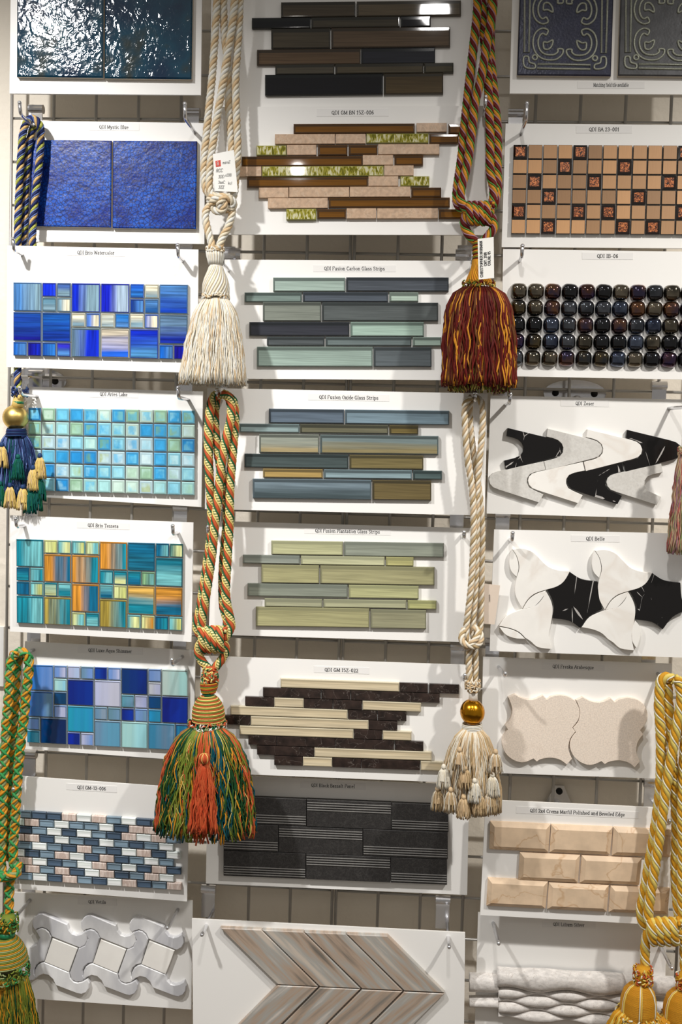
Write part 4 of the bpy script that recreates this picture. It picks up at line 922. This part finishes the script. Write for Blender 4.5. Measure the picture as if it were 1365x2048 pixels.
def rope(parent, pts, d0, R, strands, pitch, accents=(), core=None, name='rope', step=4.2, wraps=(), world=None):
    """twisted cord along pts (photo px, optional depth offset); strands: yarn names; accents lie in the grooves; wraps counter-twist"""
    s = sc(d0); R *= s; pitch *= s
    path = resample(crom(world or wpath(pts, d0)), step*s)
    n = len(strands); o = 1/(1+1.10*math.sin(PI/n)); r = 1-o
    fr = []; up = None; L = 0
    for i, p in enumerate(path):
        t = (path[min(i+1,len(path)-1)]-path[max(i-1,0)])
        t = t.normalized() if t.length > 1e-9 else Vector((0,0,-1))
        if up is None: up = Vector((0,-1,0)) if abs(t.y) < 0.9 else Vector((1,0,0))
        up = up-t*up.dot(t); up.normalize(); sd = t.cross(up)
        if i: L += (p-path[i-1]).length
        fr.append((p, up.copy(), sd, L))
    m = MB(); m.tube([f[0] for f in fr], R*0.5, 'yarn_'+(core or strands[0]), 6); root = m.build(name, parent, smooth=True)
    def helix(off, rad, ang, y, pt):
        q = [p+u*(off*math.cos(2*PI*l/pt+ang))+sd*(off*math.sin(2*PI*l/pt+ang)) for p, u, sd, l in fr]
        m = MB(); m.tube(q, rad, 'yarn_'+y, 6); m.build('strand', root, smooth=True)
    for k, y in enumerate(strands): helix(R*o, R*r, 2*PI*k/n, y, pitch)
    for k, y in enumerate(accents):
        if y: helix(R*0.88, R*0.16, 2*PI*(k+0.5)/n, y, pitch)
    for k, (y, rr, ph) in enumerate(wraps): helix(R*(1.0-rr*0.3), R*rr, ph, y, -pitch*1.1 if k % 2 else pitch*1.1)
    return root
def coil(parent, x0, x1, yc, ry, turns, d0, R, strands, pitch, accents=(), slope=0.0, name='knot'):
    pts = []
    n = int(turns*12)
    for i in range(n+1):
        a = 2*PI*i/12; u = i/n
        pts.append((x0+(x1-x0)*u, yc+slope*(u-0.5)-ry*math.cos(a), 0.6*ry*sc(d0)*math.sin(a)))
    return rope(parent, pts, d0, R, strands, pitch, accents, name=name, step=3.4)
def axis(cx, y, d): return P(cx, y, d)
def head(parent, prof, d0, mat, name, flat=1.0, sides=28):
    """prof: (cx, y, halfwidth px)"""
    m = MB(); q = []
    for cx, y, hw in prof: q.append((axis(cx, y, d0), hw*sc(d0)))
    m.lathe(q, mat, sides, flat); return m.build(name, parent, smooth=True)
def ball(parent, cx, cy, rx, ry, d0, mat, name='gilded_ball'):
    return head(parent, [(cx, cy-ry*math.cos(PI*i/14), max(0.3, rx*math.sin(PI*i/14))) for i in range(15)], d0, mat, name)
def wrap(parent, prof, d0, yarns, name='cord_wrap', rp=1.8, flat=1.0):
    """cords wound round a lathe profile; prof: (cx, y, hw)"""
    s = sc(d0); L = [0]
    for a, b in zip(prof[:-1], prof[1:]): L.append(L[-1]+math.hypot(b[1]-a[1], b[2]-a[2]))
    turns = L[-1]/(2*rp*0.95*len(yarns)); n = int(turns*26)
    def at(l):
        for i in range(len(L)-1):
            if l <= L[i+1]+1e-6:
                t = (l-L[i])/max(1e-6, L[i+1]-L[i]); return [prof[i][k]*(1-t)+prof[i+1][k]*t for k in range(3)]
        return prof[-1]
    for k, y in enumerate(yarns):
        pts = []
        for i in range(n+1):
            cx, yy, hw = at(L[-1]*i/n); a = 2*PI*(i/26.0+k/len(yarns)); c = axis(cx, yy, d0)
            pts.append(c+Vector((hw*s*math.cos(a), -hw*s*flat*math.sin(a), 0)))
        m = MB(); m.tube(pts, rp*s, 'yarn_'+y, 5); m.build(name, parent, smooth=True)
def ruff(parent, cx, y, hw, h, d0, yarns, n=60, name='looped_ruff', flat=1.0, rp=1.5, prof=None):
    s = sc(d0); m = MB()
    for i in range(n):
        a = random.uniform(0, 2*PI); t = random.uniform(0, 1); yy = y-h/2+h*t
        w_ = hw if prof is None else hw*prof(t)
        c = axis(cx, yy, d0)+Vector((w_*s*math.cos(a), -w_*s*flat*math.sin(a), 0))
        nrm = Vector((math.cos(a), -math.sin(a), 0)); tg = Vector((-nrm.y, nrm.x, 0)); up = Vector((0,0,1)); al = random.uniform(0, PI)
        e1 = tg*math.cos(al)+up*math.sin(al); q = []
        for j in range(6):
            th = PI*j/5; q.append(c+e1*(3.4*s*math.cos(th))+nrm*(2.4*s*math.sin(th)))
        m.tube(q, rp*s, 'yarn_'+random.choice(yarns), 5)
    return m.build(name, parent, smooth=True)
def interp(tab, t):
    for (a, x), (b, y) in zip(tab[:-1], tab[1:]):
        if t <= b: return x+(y-x)*(t-a)/(b-a)
    return tab[-1][1]
def skirt(parent, c0, y0, c1, y1, hw, d0, yarns, n=420, rp=0.9, wig=1.6, flat=0.6, name='fringe', core=None, jit=7.0, seg=11, sector=None, arc=None, sides=4):
    """hanging threads: hw is a table of (t, halfwidth px); sector(angle) may pick the yarn"""
    s = sc(d0); m = MB()
    for i in range(n):
        a = random.uniform(0, 2*PI) if arc is None else random.uniform(*arc)
        lay = 1.0-0.30*random.random()**2; end = y1+random.uniform(-jit, jit*0.5)
        ph1, ph2 = random.uniform(0, 6.28), random.uniform(0, 6.28); f1 = random.uniform(3, 9); wv = wig*random.uniform(0.4, 1.4); da = random.uniform(-0.10, 0.10)
        y = sector(a) if sector else random.choice(yarns); pts = []
        for j in range(seg+1):
            t = j/seg; yy = y0+(end-y0)*t; w_ = interp(hw, t)*lay; aa = a+da*t
            c = axis(c0+(c1-c0)*t, yy, d0)
            k = wv*min(1, t*3)
            pts.append(c+Vector(((w_*math.cos(aa)+k*math.sin(f1*t*3+ph1))*s, -(w_*math.sin(aa)*flat+k*math.sin(f1*t*2.3+ph2))*s, 0)))
        rr = rp*s*random.uniform(0.75, 1.3)
        m.tube(pts, rr, 'yarn_'+y, sides)
    o = m.build(name, parent, smooth=True); o['kind'] = 'stuff'
    if core:
        cm_ = MB(); cm_.lathe([(axis(c0+(c1-c0)*t, y0+(y1-14-y0)*t, d0), interp(hw, t)*0.78*s) for t in [k/10 for k in range(11)]], 'yarn_'+core, 24, flat); cm_.build('fringe_core', parent, smooth=True)
    return o
def small_tassel(parent, x, y, w_, h, d0, yarns, band=None, n=60):
    """little hanging tassel, top at y"""
    t = head(parent, [(x,y,1.5),(x,y+2,4),(x,y+6,5.2),(x,y+10,4.2)], d0, 'yarn_'+(band or yarns[0]), 'small_tassel', sides=14)
    skirt(t, x, y+9, x, y+h, [(0,4),(0.15,w_*0.30),(0.5,w_*0.42),(1,w_*0.5)], d0, yarns, n=n, rp=0.8, wig=0.5, flat=0.8, jit=2.5, seg=6, sides=3, core=yarns[0])
def tieback(label, px, py, d0):
    return tag(link('tassel_tieback', None, None, P(px, py, d0)), label, 'tassel', 'curtain tassel tiebacks hung on the grid')
# 1: navy and gold rope, left edge
t = tieback('navy and sand twisted rope with gilded ball and tiered blue tassel, left edge', 30, 1015, 0.08)
s5 = ['sand','navy','lime','navy']; a5 = ['sky','sky',None,None]
rope(t, [(36,700),(36,600),(36,500),(36,440),(41,330),(46,268),(54,244),(66,237),(77,246),(82,266),(78,330),(70,400),(65,470),(67,520),(62,570),(50,640)], 0.05, 8.0, s5, 40, a5)
rope(t, [(42,640),(42,560),(42,515),(49,460),(50,420),(52,360),(58,290),(68,250)], 0.0375, 7.8, s5, 40, a5)
rope(t, [(46,640,-0.012),(38,700,-0.012),(35,745,-0.008),(36,775,-0.010),(38,790,-0.010)], 0.062, 8.0, s5, 40, a5)
D = 0.053
ruff(t, 40, 784, 14, 16, D, ['denim','navy','sky'], 70)
head(t, [(38,788,10),(37,797,10),(36,803,11),(35,814,13)], D, 'yarn_straw', 'neck')
head(t, [(36.5,803,11.4),(36.4,808,11.6)], D, 'satin_green', 'neck_band')
ball(t, 31, 835, 26, 25, D, 'gold_leaf')
wrap(t, [(33,858,19),(33,874,21)], D, ['denim','navy'], rp=1.6)
skirt(t, 32, 868, 32, 1000, [(0,20),(0.12,32),(0.5,44),(1,52)], D, ['denim','navy','denim','sky','teal'], n=520, rp=1.0, core='navy', flat=0.5)
for x, y, y_ in ((4,884,'s'),(36,908,'t'),(66,930,'s'),(80,906,'s'),(20,965,'s'),(46,968,'s'),(73,970,'t'),(0,962,'t'),(60,975,'t'),(80,950,'t')):
    small_tassel(t, x, y, 27, 52, D+0.030-0.0006*abs(x-32)*0.5, ['straw','tan','butter'] if y_ == 's' else ['teal','pine','teal'], 'denim' if y_ == 's' else 'teal')
# 2: cream
t = tieback('cream twisted rope with knotted loop and plain ivory tassel', 425, 768, 0.11)
s3 = ['ivory','cream','tan','cream']; D = 0.098
for q, dd in (([(437,-60),(431,60),(425,150),(417,230),(409,320),(411,375),(430,400)],0),([(474,-60),(466,40),(455,110),(444,180),(432,250),(421,330),(420,380),(436,402)],0.012),([(446,-60),(449,60),(456,130),(457,200),(462,270),(466,330),(466,380),(455,400)],-0.006),([(482,-60),(478,60),(472,150),(473,220),(476,300),(472,350),(468,390),(455,405)],0.004)):
    rope(t, q, D+dd, 8.2, s3, 40)
rope(t, [(418,402,0),(426,392,0.010),(440,394,0.014),(450,408,0.014),(444,422,0.010),(430,420,0.004),(424,408,0.006),(434,396,0.016),(452,394,0.016),(466,402,0.012),(466,414,0.006),(452,420,0.004),(440,412,0.012),(446,398,0.018),(462,392,0.012)], D+0.004, 8.2, s3, 40, name='knot')
rope(t, [(432,404),(416,416),(411,434),(417,464),(427,500)], D+0.006, 8.2, s3, 40); rope(t, [(456,405),(465,424),(456,455),(445,476),(437,500)], D+0.006, 8.2, s3, 40)
D = 0.112
ruff(t, 431, 500, 16, 9, D, ['cream','ivory','tan'], 60)
wrap_p = [(430,503,17),(431,512,17),(431,522,14.5),(431.5,530,12.5)]
head(t, wrap_p, D, 'yarn_cream', 'cup')
for i in range(20):
    a = 2*PI*i/20; m = MB(); m.tube([axis(c_, y_, D)+Vector((h_*sc(D)*math.cos(a), -h_*sc(D)*math.sin(a), 0)) for c_, y_, h_ in wrap_p], 1.7*sc(D), 'yarn_ivory', 5); m.build('cup_cord', t, smooth=True)
head(t, [(431.5,528,12),(432,535,12.2)], D, 'satin_white', 'neck_band')
bp_ = [(432,534,12.5),(432,545,16.5),(432,556,21.5),(432,568,25),(432,578,26),(432,588,25.5),(432,594,24.5)]
head(t, bp_, D, 'yarn_cream', 'bulb')
for i in range(26):
    m = MB(); q = []
    for k in range(15):
        u = k/14*(len(bp_)-1); j = min(int(u), len(bp_)-2); f = u-j; c_, y_, h_ = [bp_[j][z]*(1-f)+bp_[j+1][z]*f for z in range(3)]
        a = 2*PI*i/26+1.3*k/14; q.append(axis(c_, y_, D)+Vector((h_*sc(D)*math.cos(a), -h_*sc(D)*math.sin(a), 0)))
    m.tube(q, 1.9*sc(D), 'yarn_ivory' if i % 2 else 'yarn_cream', 5); m.build('bulb_cord', t, smooth=True)
ruff(t, 432, 594, 25, 9, D, ['cream','ivory','tan'], 80)
skirt(t, 432, 597, 425, 768, [(0,24),(0.06,33),(0.18,44),(0.5,57),(1,69)], 0.118, ['cream','ivory','cream','cream','ivory','ivory','tan'], n=1000, rp=0.85, core='cream')
# handwritten paper tag on it
c4 = [P(426,308,0.125), P(468,300,0.125), P(476,384,0.122), P(430,382,0.122)]
tg = tag(link('paper_tag', None, None, (c4[2]+c4[3])/2), 'white handwritten paper tag with red sticker tied to the cream rope', 'tag')
def sheet(root, c4, mat, name, th=0.0005):
    m = MB(); m.v = [v.copy() for v in c4]+[v+Vector((0,th,0)) for v in c4]; m.face((0,3,2,1), mat); m.face((4,5,6,7), mat)
    for i in range(4): j = (i+1) % 4; m.face((i, j, 4+j, 4+i), mat)
    return m.build(name, root)
sh = sheet(tg, c4, 'paper', 'paper_sheet')
q4 = lambda u, v, e=0.0004: (c4[0]*(1-u)+c4[1]*u)*(1-v)+(c4[3]*(1-u)+c4[2]*u)*v+Vector((0,-e,0))
sheet(tg, [q4(0.10,0.20), q4(0.34,0.19), q4(0.34,0.35), q4(0.11,0.36)], 'red_sticker', 'red_sticker', 0.0003)
m = MB(); lettering('B', lambda x, y: q4(0.17+x/10*0.12, 0.32-y/10*0.09, 0.0012), mat='paper', mb=m); m.build('sticker_letter', tg)
m = MB()
for (u0, v0, tx, k) in ((0.42,0.30,'maraZ',0.06),(0.10,0.50,'RCC',0.075),(0.18,0.66,'3DD',0.07),(0.50,0.62,'zcEBB'.replace('z','z') if 'z' in GL else 'cEBB',0.06),(0.16,0.80,'3aaC',0.065),(0.16,0.93,'3ZZ',0.07),(0.60,0.82,'kcl',0.06)):
    ch = [c for c in tx if c in GL]
    lettering(''.join(ch), lambda x, y: q4(u0+(x+y*0.3)/10*k*1.5, v0-y/10*k*1.15, 0.0008), serif=False, hw=0.5, mb=m)
m.build('handwriting', tg)
# 3: red, gold and green
t = tieback('wine, gold and green twisted rope with coiled knot and dark red fringe tassel', 958, 780, 0.11)
s4 = ['wine','amber','wine','amber']; ac4 = ['leaf','mauve','leaf','mauve']; D = 0.098
for q, dd in (([(953,-60),(956,10),(948,90),(941,150),(931,240),(923,320),(914,385),(918,412),(936,420)],0.004),([(990,-60),(986,20),(976,80),(962,160),(951,205),(944,266),(936,325),(925,370),(922,400),(938,424)],0.012),([(962,-60),(966,30),(970,90),(977,130),(978,190),(981,272),(981,340),(988,380),(985,412)],-0.002),([(988,-60),(982,40),(982,112),(990,200),(996,272),(995,334),(996,375),(990,405),(980,420)],-0.006)):
    rope(t, q, D+dd, 9.0, s4, -58, ac4)
coil(t, 938, 984, 427, 18, 4, D+0.012, 8.2, s4, -52, ac4)
rope(t, [(936,424),(929,444),(936,466),(952,484)], D+0.006, 9, s4, -58, ac4); rope(t, [(983,432),(988,454),(979,470),(966,484)], D+0.006, 9, s4, -58, ac4)
D = 0.112
wrap(t, [(955,482,7),(955,500,8.5),(956,522,8.5)], D, ['amber','wine','moss'], rp=1.6)
cone = [(956,520,9),(957,538,13),(958,552,20),(958,566,26)]
head(t, cone, D, 'yarn_amber', 'gold_cone')
for i in range(30):
    m = MB(); q = []
    for k in range(9):
        u = k/8*(len(cone)-1); j = min(int(u), len(cone)-2); f = u-j; c_, y_, h_ = [cone[j][z]*(1-f)+cone[j+1][z]*f for z in range(3)]
        a = 2*PI*i/30-0.9*k/8; q.append(axis(c_, y_, D)+Vector((h_*sc(D)*math.cos(a), -h_*sc(D)*math.sin(a), 0)))
    m.tube(q, 1.6*sc(D), 'yarn_amber' if i % 3 else 'yarn_gold', 5); m.build('cone_cord', t, smooth=True)
ruff(t, 958, 571, 30, 12, D, ['wine','amber','moss','butter'], 110, rp=1.3)
skirt(t, 959, 576, 959, 772, [(0,32),(0.05,50),(0.2,64),(0.55,71),(1,72)], 0.118, ['wine','wine','wine','maroon','maroon','maroon','amber','brown','amber','brown'], n=560, rp=1.7, wig=2.4, core='maroon', seg=16)
skirt(t, 959, 700, 959, 782, [(0,50),(0.5,64),(1,60)], 0.116, ['maroon','brown','moss','wine','olive','butter'], n=320, rp=1.0, wig=2.5, seg=6, name='cut_ends')
c4 = [P(956,478,0.165), P(988,474,0.165), P(989,556,0.165), P(958,559,0.165)]
tg = tag(link('price_tag', None, None, (c4[2]+c4[3])/2), 'white printed swing tag with sideways text on the red and gold tassel', 'tag')
sheet(tg, c4, 'paper', 'card')
m = MB()
for tx, uc, k in (('CHRISTOPHER NORMAN',0.20,1.0),('CNT: 2100',0.46,0.0),('COLOR: 05',0.70,0.0)):
    wd = textwidth(tx); kk = 0.90/textwidth('CHRISTOPHER NORMAN')*(1.0 if k else 0.9); st_ = 0.95 if k else 0.68
    f_ = lambda u, v: (c4[0]*(1-u)+c4[1]*u)*(1-v)+(c4[3]*(1-u)+c4[2]*u)*v+Vector((0,-0.0006,0))
    lettering(tx, lambda x, y: f_(uc+(5-y)/10*0.17, st_-x*kk), hw=0.8, mb=m)
m.build('printed_text', tg)
# 4: orange, green and cream
t = tieback('orange, green and butter twisted rope with coiled knot and shaggy multicoloured tassel', 410, 1675, 0.12)
s4 = ['rust','butter','rust','butter']; ac4 = ['pine','butter','pine','butter']; D = 0.098
for q, dd in (([(440,787),(425,799),(418,850),(418,930),(422,1000),(424,1050),(417,1110),(408,1170),(400,1220),(394,1250),(400,1270),(412,1280)],0.0),([(444,786),(459,798),(463,830),(452,880),(443,930),(437,990),(430,1050),(424,1110),(414,1180),(405,1235),(404,1262),(415,1275)],0.012),([(440,790),(432,802),(430,850),(437,910),(448,970),(455,1030),(450,1090),(446,1150),(447,1210),(455,1245),(448,1270)],-0.010),([(446,787),(466,802),(470,840),(466,900),(460,980),(459,1050),(455,1120),(452,1190),(460,1235),(462,1255),(450,1278)],0.003)):
    rope(t, q, D+dd, 9.2, ['rust','stitch','rust','stitch'], -68, ac4)
coil(t, 402, 448, 1279, 21, 4, D+0.012, 8.6, ['rust','stitch','rust','stitch'], -62, ac4)
rope(t, [(404,1282),(396,1300),(403,1320),(417,1338)], D+0.006, 9, ['rust','stitch','rust','stitch'], -66, ac4); rope(t, [(447,1284),(452,1300),(443,1320),(428,1338)], D+0.006, 9, ['rust','stitch','rust','stitch'], -66, ac4)
D = 0.115
head(t, [(421,1334,10),(420,1345,15),(420,1362,16.5)], D, 'yarn_rust', 'crown')
ruff(t, 420, 1350, 16, 30, D, ['rust','butter','sage','pine'], 110, prof=lambda q: 0.75+0.3*q)
wrap(t, [(419,1364,18),(418,1375,17),(417,1385,14)], D, ['ochre','moss','brick'], rp=1.5)
head(t, [(417,1384,12.4),(417,1392,12.4)], D, 'satin_green', 'neck_band')
bh = [(417,1391,13),(417,1396,20),(417,1404,26),(417,1415,31),(417,1428,33),(417,1442,32.5)]
head(t, bh, D, 'yarn_brown', 'beehive'); wrap(t, bh, D, ['butter','rust','moss'], rp=1.35)
ruff(t, 415, 1450, 37, 18, D, ['rust','sage','ivory','rust','pine'], 200)
def sec(a):
    g = int((a/(2*PI))*14); c = ['rust','darkgreen','peacock','rust','moss','darkgreen','rust','rust','peacock','darkgreen','moss','rust','darkgreen','peacock'][g % 14]
    return c if random.random() < 0.6 else random.choice(['rust','darkgreen','peacock','moss','ochre','olive'])
skirt(t, 414, 1456, 410, 1664, [(0,36),(0.05,52),(0.15,68),(0.35,84),(0.65,97),(1,103)], 0.130, None, n=780, rp=1.5, wig=4.6, flat=0.5, core='darkgreen', seg=15, sector=sec, jit=16)
skirt(t, 414, 1458, 410, 1655, [(0,38),(0.08,60),(0.3,84),(1,106)], 0.130, ['ochre','moss','butter','olive'], n=170, rp=0.6, wig=5, flat=0.52, seg=16, name='fine_threads', jit=18)
ball(t, 409, 1517, 10, 10, 0.182, 'yarn_rust', 'wound_bead')
for i in range(10):
    a = 2*PI*i/10; m = MB(); m.tube([axis(409,1517-10.2*math.cos(th),0.182)+Vector((10.2*sc(D)*math.sin(th)*math.cos(a), -10.2*sc(D)*math.sin(th)*math.sin(a), 0)) for th in [PI*k/8 for k in range(9)]], 1.0*sc(D), 'yarn_butter' if i % 2 else 'yarn_brick', 4); m.build('bead_cord', t, smooth=True)
skirt(t, 409, 1526, 405, 1664, [(0,4),(0.1,12),(0.4,20),(1,30)], 0.178, ['rust','brick','rust'], n=110, rp=1.6, wig=2.5, flat=0.4, seg=12, name='drop_fringe')
# 5: beige and white with gilded ball
t = tieback('beige and white twisted rope with gilded ball and tiered cream tassel', 940, 1625, 0.11)
s3 = ['stonewhite','taupe','stonewhite','khaki']; D = 0.098
for q, dd in (([(944,794),(931,810),(931,860),(936,920),(945,980),(948,1050),(946,1120),(942,1180),(935,1240),(933,1270),(940,1292),(938,1330),(941,1364)],0.006),([(948,793),(964,806),(966,850),(960,920),(955,980),(954,1060),(953,1130),(950,1200),(946,1255),(950,1290),(952,1330),(950,1364)],0.0),([(946,796),(940,815),(943,870),(953,940),(961,1000),(965,1060),(964,1120),(963,1180),(962,1240),(958,1270),(948,1290)],-0.010)):
    rope(t, q, D+dd, 7.0, s3, 40)
rope(t, [(930,1258,0.0),(924,1270,0.006),(926,1284,0.012),(940,1292,0.016),(956,1290,0.010),(963,1276,0.004),(958,1262,0.0),(948,1254,-0.002)], D+0.006, 7.0, s3, 40, name='knot')
rope(t, [(958,1262,0.0),(954,1276,0.010),(942,1288,0.016),(934,1296,0.006)], D+0.006, 6.6, s3, 40, name='knot')
D = 0.112
ruff(t, 946, 1372, 13, 20, D, ['taupe','stonewhite','tan'], 90)
head(t, [(946,1364,9),(946,1384,11)], D, 'yarn_taupe', 'crown')
head(t, [(947,1382,10),(947,1390,8.5),(947,1401,9.5)], D, 'satin_white', 'neck')
ball(t, 945.5, 1424, 25, 26, D, 'gold_leaf_dark')
wrap(t, [(945,1447,19),(945,1462,21)], D, ['stonewhite','ivory'], rp=1.5)
skirt(t, 945, 1458, 938, 1618, [(0,19),(0.08,33),(0.3,48),(0.7,62),(1,66)], 0.118, ['taupe','stonewhite','tan','stonewhite','khaki'], n=800, rp=0.9, wig=1.5, core='khaki')
for x, y, yy in ((920,1494,0),(931,1530,1),(992,1498,0),(986,1544,2),(888,1528,2),(928,1588,1),(960,1582,1),(980,1578,0),(902,1574,0),(876,1572,0),(950,1556,2)):
    small_tassel(t, x, y, 30, 48, 0.118+0.040*math.sqrt(max(0, 1-((x-940)/68)**2)), [['taupe','stonewhite','khaki'],['tan','taupe','khaki'],['stonewhite','ivory','cream']][yy])
c4 = [P(954,1165,0.082), P(1001,1171,0.082), P(990,1249,0.082), P(949,1246,0.082)]
tg = tag(link('blank_tag', None, None, (c4[2]+c4[3])/2), 'plain beige paper tag stapled beside the beige rope', 'tag'); sheet(tg, c4, 'paper_beige', 'paper_sheet')
a_ = P(980,1189,0.083); m = MB(); m.tube([a_, a_+Vector((0.0005,0,-0.012))], 0.0004, 'dark_hole', 5); m.build('staple', tg)
# 6: green and ochre braid
t = tieback('green and ochre braided cord with beehive head and olive fringe tassel, bottom left', 12, 2080, 0.11)
D = 0.098; wr = [('ochre',0.34,0.0),('emerald',0.34,1.6),('ochre',0.30,PI),('emerald',0.30,4.7)]; sg_ = ['sage','emerald','ochre','sage']
for q, dd in (([(38,1306),(25,1314),(20,1345),(17,1400),(12,1460),(9,1530),(6,1600),(4,1670),(2,1730),(8,1752)],0.003),([(36,1304),(52,1308),(58,1330),(53,1380),(47,1440),(40,1500),(34,1570),(30,1640),(26,1700),(28,1735),(20,1755)],0.0),([(38,1312),(32,1340),(30,1400),(26,1480),(22,1560),(18,1640),(14,1720)],-0.012)):
    rope(t, q, D+dd, 9.0, sg_, 46, wraps=wr)
rope(t, [(-12,1748,0.0),(4,1754,0.012),(20,1752,0.016),(34,1744,0.010),(36,1728,0.0)], D+0.004, 9, sg_, 46, wraps=wr, name='knot')
rope(t, [(20,1752),(18,1790),(18,1838)], D+0.006, 9, sg_, 46, wraps=wr)
rope(t, [(-8,1752),(-12,1790),(-12,1838)], D, 9, sg_, 46, wraps=wr)
D = 0.115
head(t, [(17,1830,12),(16,1845,18),(15,1862,18)], D, 'yarn_moss', 'crown')
ruff(t, 16, 1846, 19, 30, D, ['darkgreen','moss','ochre','emerald'], 130)
head(t, [(14,1862,18),(13,1874,17)], D, 'satin_green', 'neck_band')
bh = [(12,1873,17),(11,1880,27),(11,1892,36),(11,1906,43),(11,1924,46)]
head(t, bh, D, 'yarn_olive', 'beehive'); wrap(t, bh, D, ['moss','sage','ochre'], rp=1.5)
ruff(t, 11, 1938, 47, 26, D, ['darkgreen','moss','emerald','olive','sage'], 240)
skirt(t, 11, 1948, 12, 2092, [(0,46),(0.3,58),(1,76)], 0.120, ['olive','moss','darkgreen','gold','olive','moss','ochre'], n=800, rp=0.9, wig=2.2, core='olive', flat=0.55)
# 7: yellow gold with two tassels
t = tieback('yellow gold and cream thick twisted rope with coiled knot and two gold tassels', 1320, 2095, 0.11)
s4 = ['gold','lemon','gold','lemon']; ac4 = ['pearl',None,'pearl',None]; D = 0.098
for q, dd in (([(1346,1357),(1332,1354),(1322,1366),(1319,1409),(1322,1462),(1323,1516),(1320,1587),(1311,1658),(1300,1722),(1290,1782),(1283,1825),(1290,1850),(1302,1856)],0.0),([(1350,1357),(1360,1368),(1363,1405),(1352,1465),(1341,1530),(1331,1590),(1321,1665),(1310,1740),(1299,1812),(1298,1840),(1306,1850)],0.013),([(1336,1366),(1337,1400),(1342,1450),(1345,1510),(1350,1560),(1353,1620),(1354,1676),(1352,1740),(1357,1818),(1362,1850)],-0.006),([(1356,1360),(1372,1380),(1374,1440),(1368,1540),(1364,1620),(1366,1700),(1364,1780),(1368,1850)],0.004)):
    rope(t, q, D+dd, 10.5, s4, -62, ac4)
coil(t, 1302, 1358, 1863, 21, 4, D+0.014, 10.2, s4, -58, ac4)
rope(t, [(1303,1856),(1295,1872),(1291,1900),(1292,1938)], D+0.008, 10.2, s4, -60, ac4); rope(t, [(1358,1862),(1368,1880),(1370,1910),(1370,1950)], D+0.008, 10.2, s4, -60, ac4)
D = 0.118
for ox, oy in ((0,0),(86,12)):
    head(t, [(1288+ox,1934+oy,13),(1287+ox,1950+oy,17),(1284+ox,1968+oy,14)], D, 'yarn_gold', 'crown')
    ruff(t, 1287+ox, 1950+oy, 17, 32, D, ['gold','lemon','rust','pearl'], 120)
    bl = [(1282+ox,1966+oy,11),(1280+ox,1972+oy,22),(1279+ox,1982+oy,30),(1278+ox,1998+oy,34.5),(1277+ox,2018+oy,35.5),(1276+ox,2036+oy,33)]
    head(t, bl, D, 'yarn_gold', 'bulb'); wrap(t, bl, D, ['gold','ochre'], rp=0.9, name='silk_wrap')
    for a in (0.6, 1.65, 2.7):
        for da, y_ in ((-0.05,'lemon'),(0.05,'pearl'),(0.0,'gold')):
            m = MB(); m.tube([axis(c_, y2, D)+Vector(((h_+1.5)*sc(D)*math.cos(a+da), -(h_+1.5)*sc(D)*math.sin(a+da), 0)) for c_, y2, h_ in bl], 1.4*sc(D), 'yarn_'+y_, 5); m.build('strap_cord', t, smooth=True)
    ruff(t, 1275+ox, 2032+oy, 40, 16, D, ['gold','lemon','ochre','pearl'], 200, rp=1.6)
    skirt(t, 1275+ox, 2020+oy, 1272+ox, 2110+oy, [(0,34),(0.1,46),(0.5,62),(1,74)], 0.122, ['gold','ochre','lemon','gold'], n=420, rp=1.6, wig=3.0, core='ochre', flat=0.55, seg=8)
# 8: rose and sage fringe at the right edge
t = tieback('rose and sage thread tassel cut off by the right edge', 1374, 1110, 0.10)
rope(t, [(1371,806),(1374,840),(1375,880),(1374,905)], 0.098, 6.5, ['rose','sage','beigeyarn'], 40)
ruff(t, 1374, 902, 14, 14, 0.105, ['rose','sage','beigeyarn'], 60)
skirt(t, 1374, 904, 1372, 1106, [(0,13),(0.15,19),(0.5,26),(1,35)], 0.105, ['rose','sage','beigeyarn','beigeyarn','mauve'], n=420, rp=0.95, wig=2.2, core='beigeyarn')
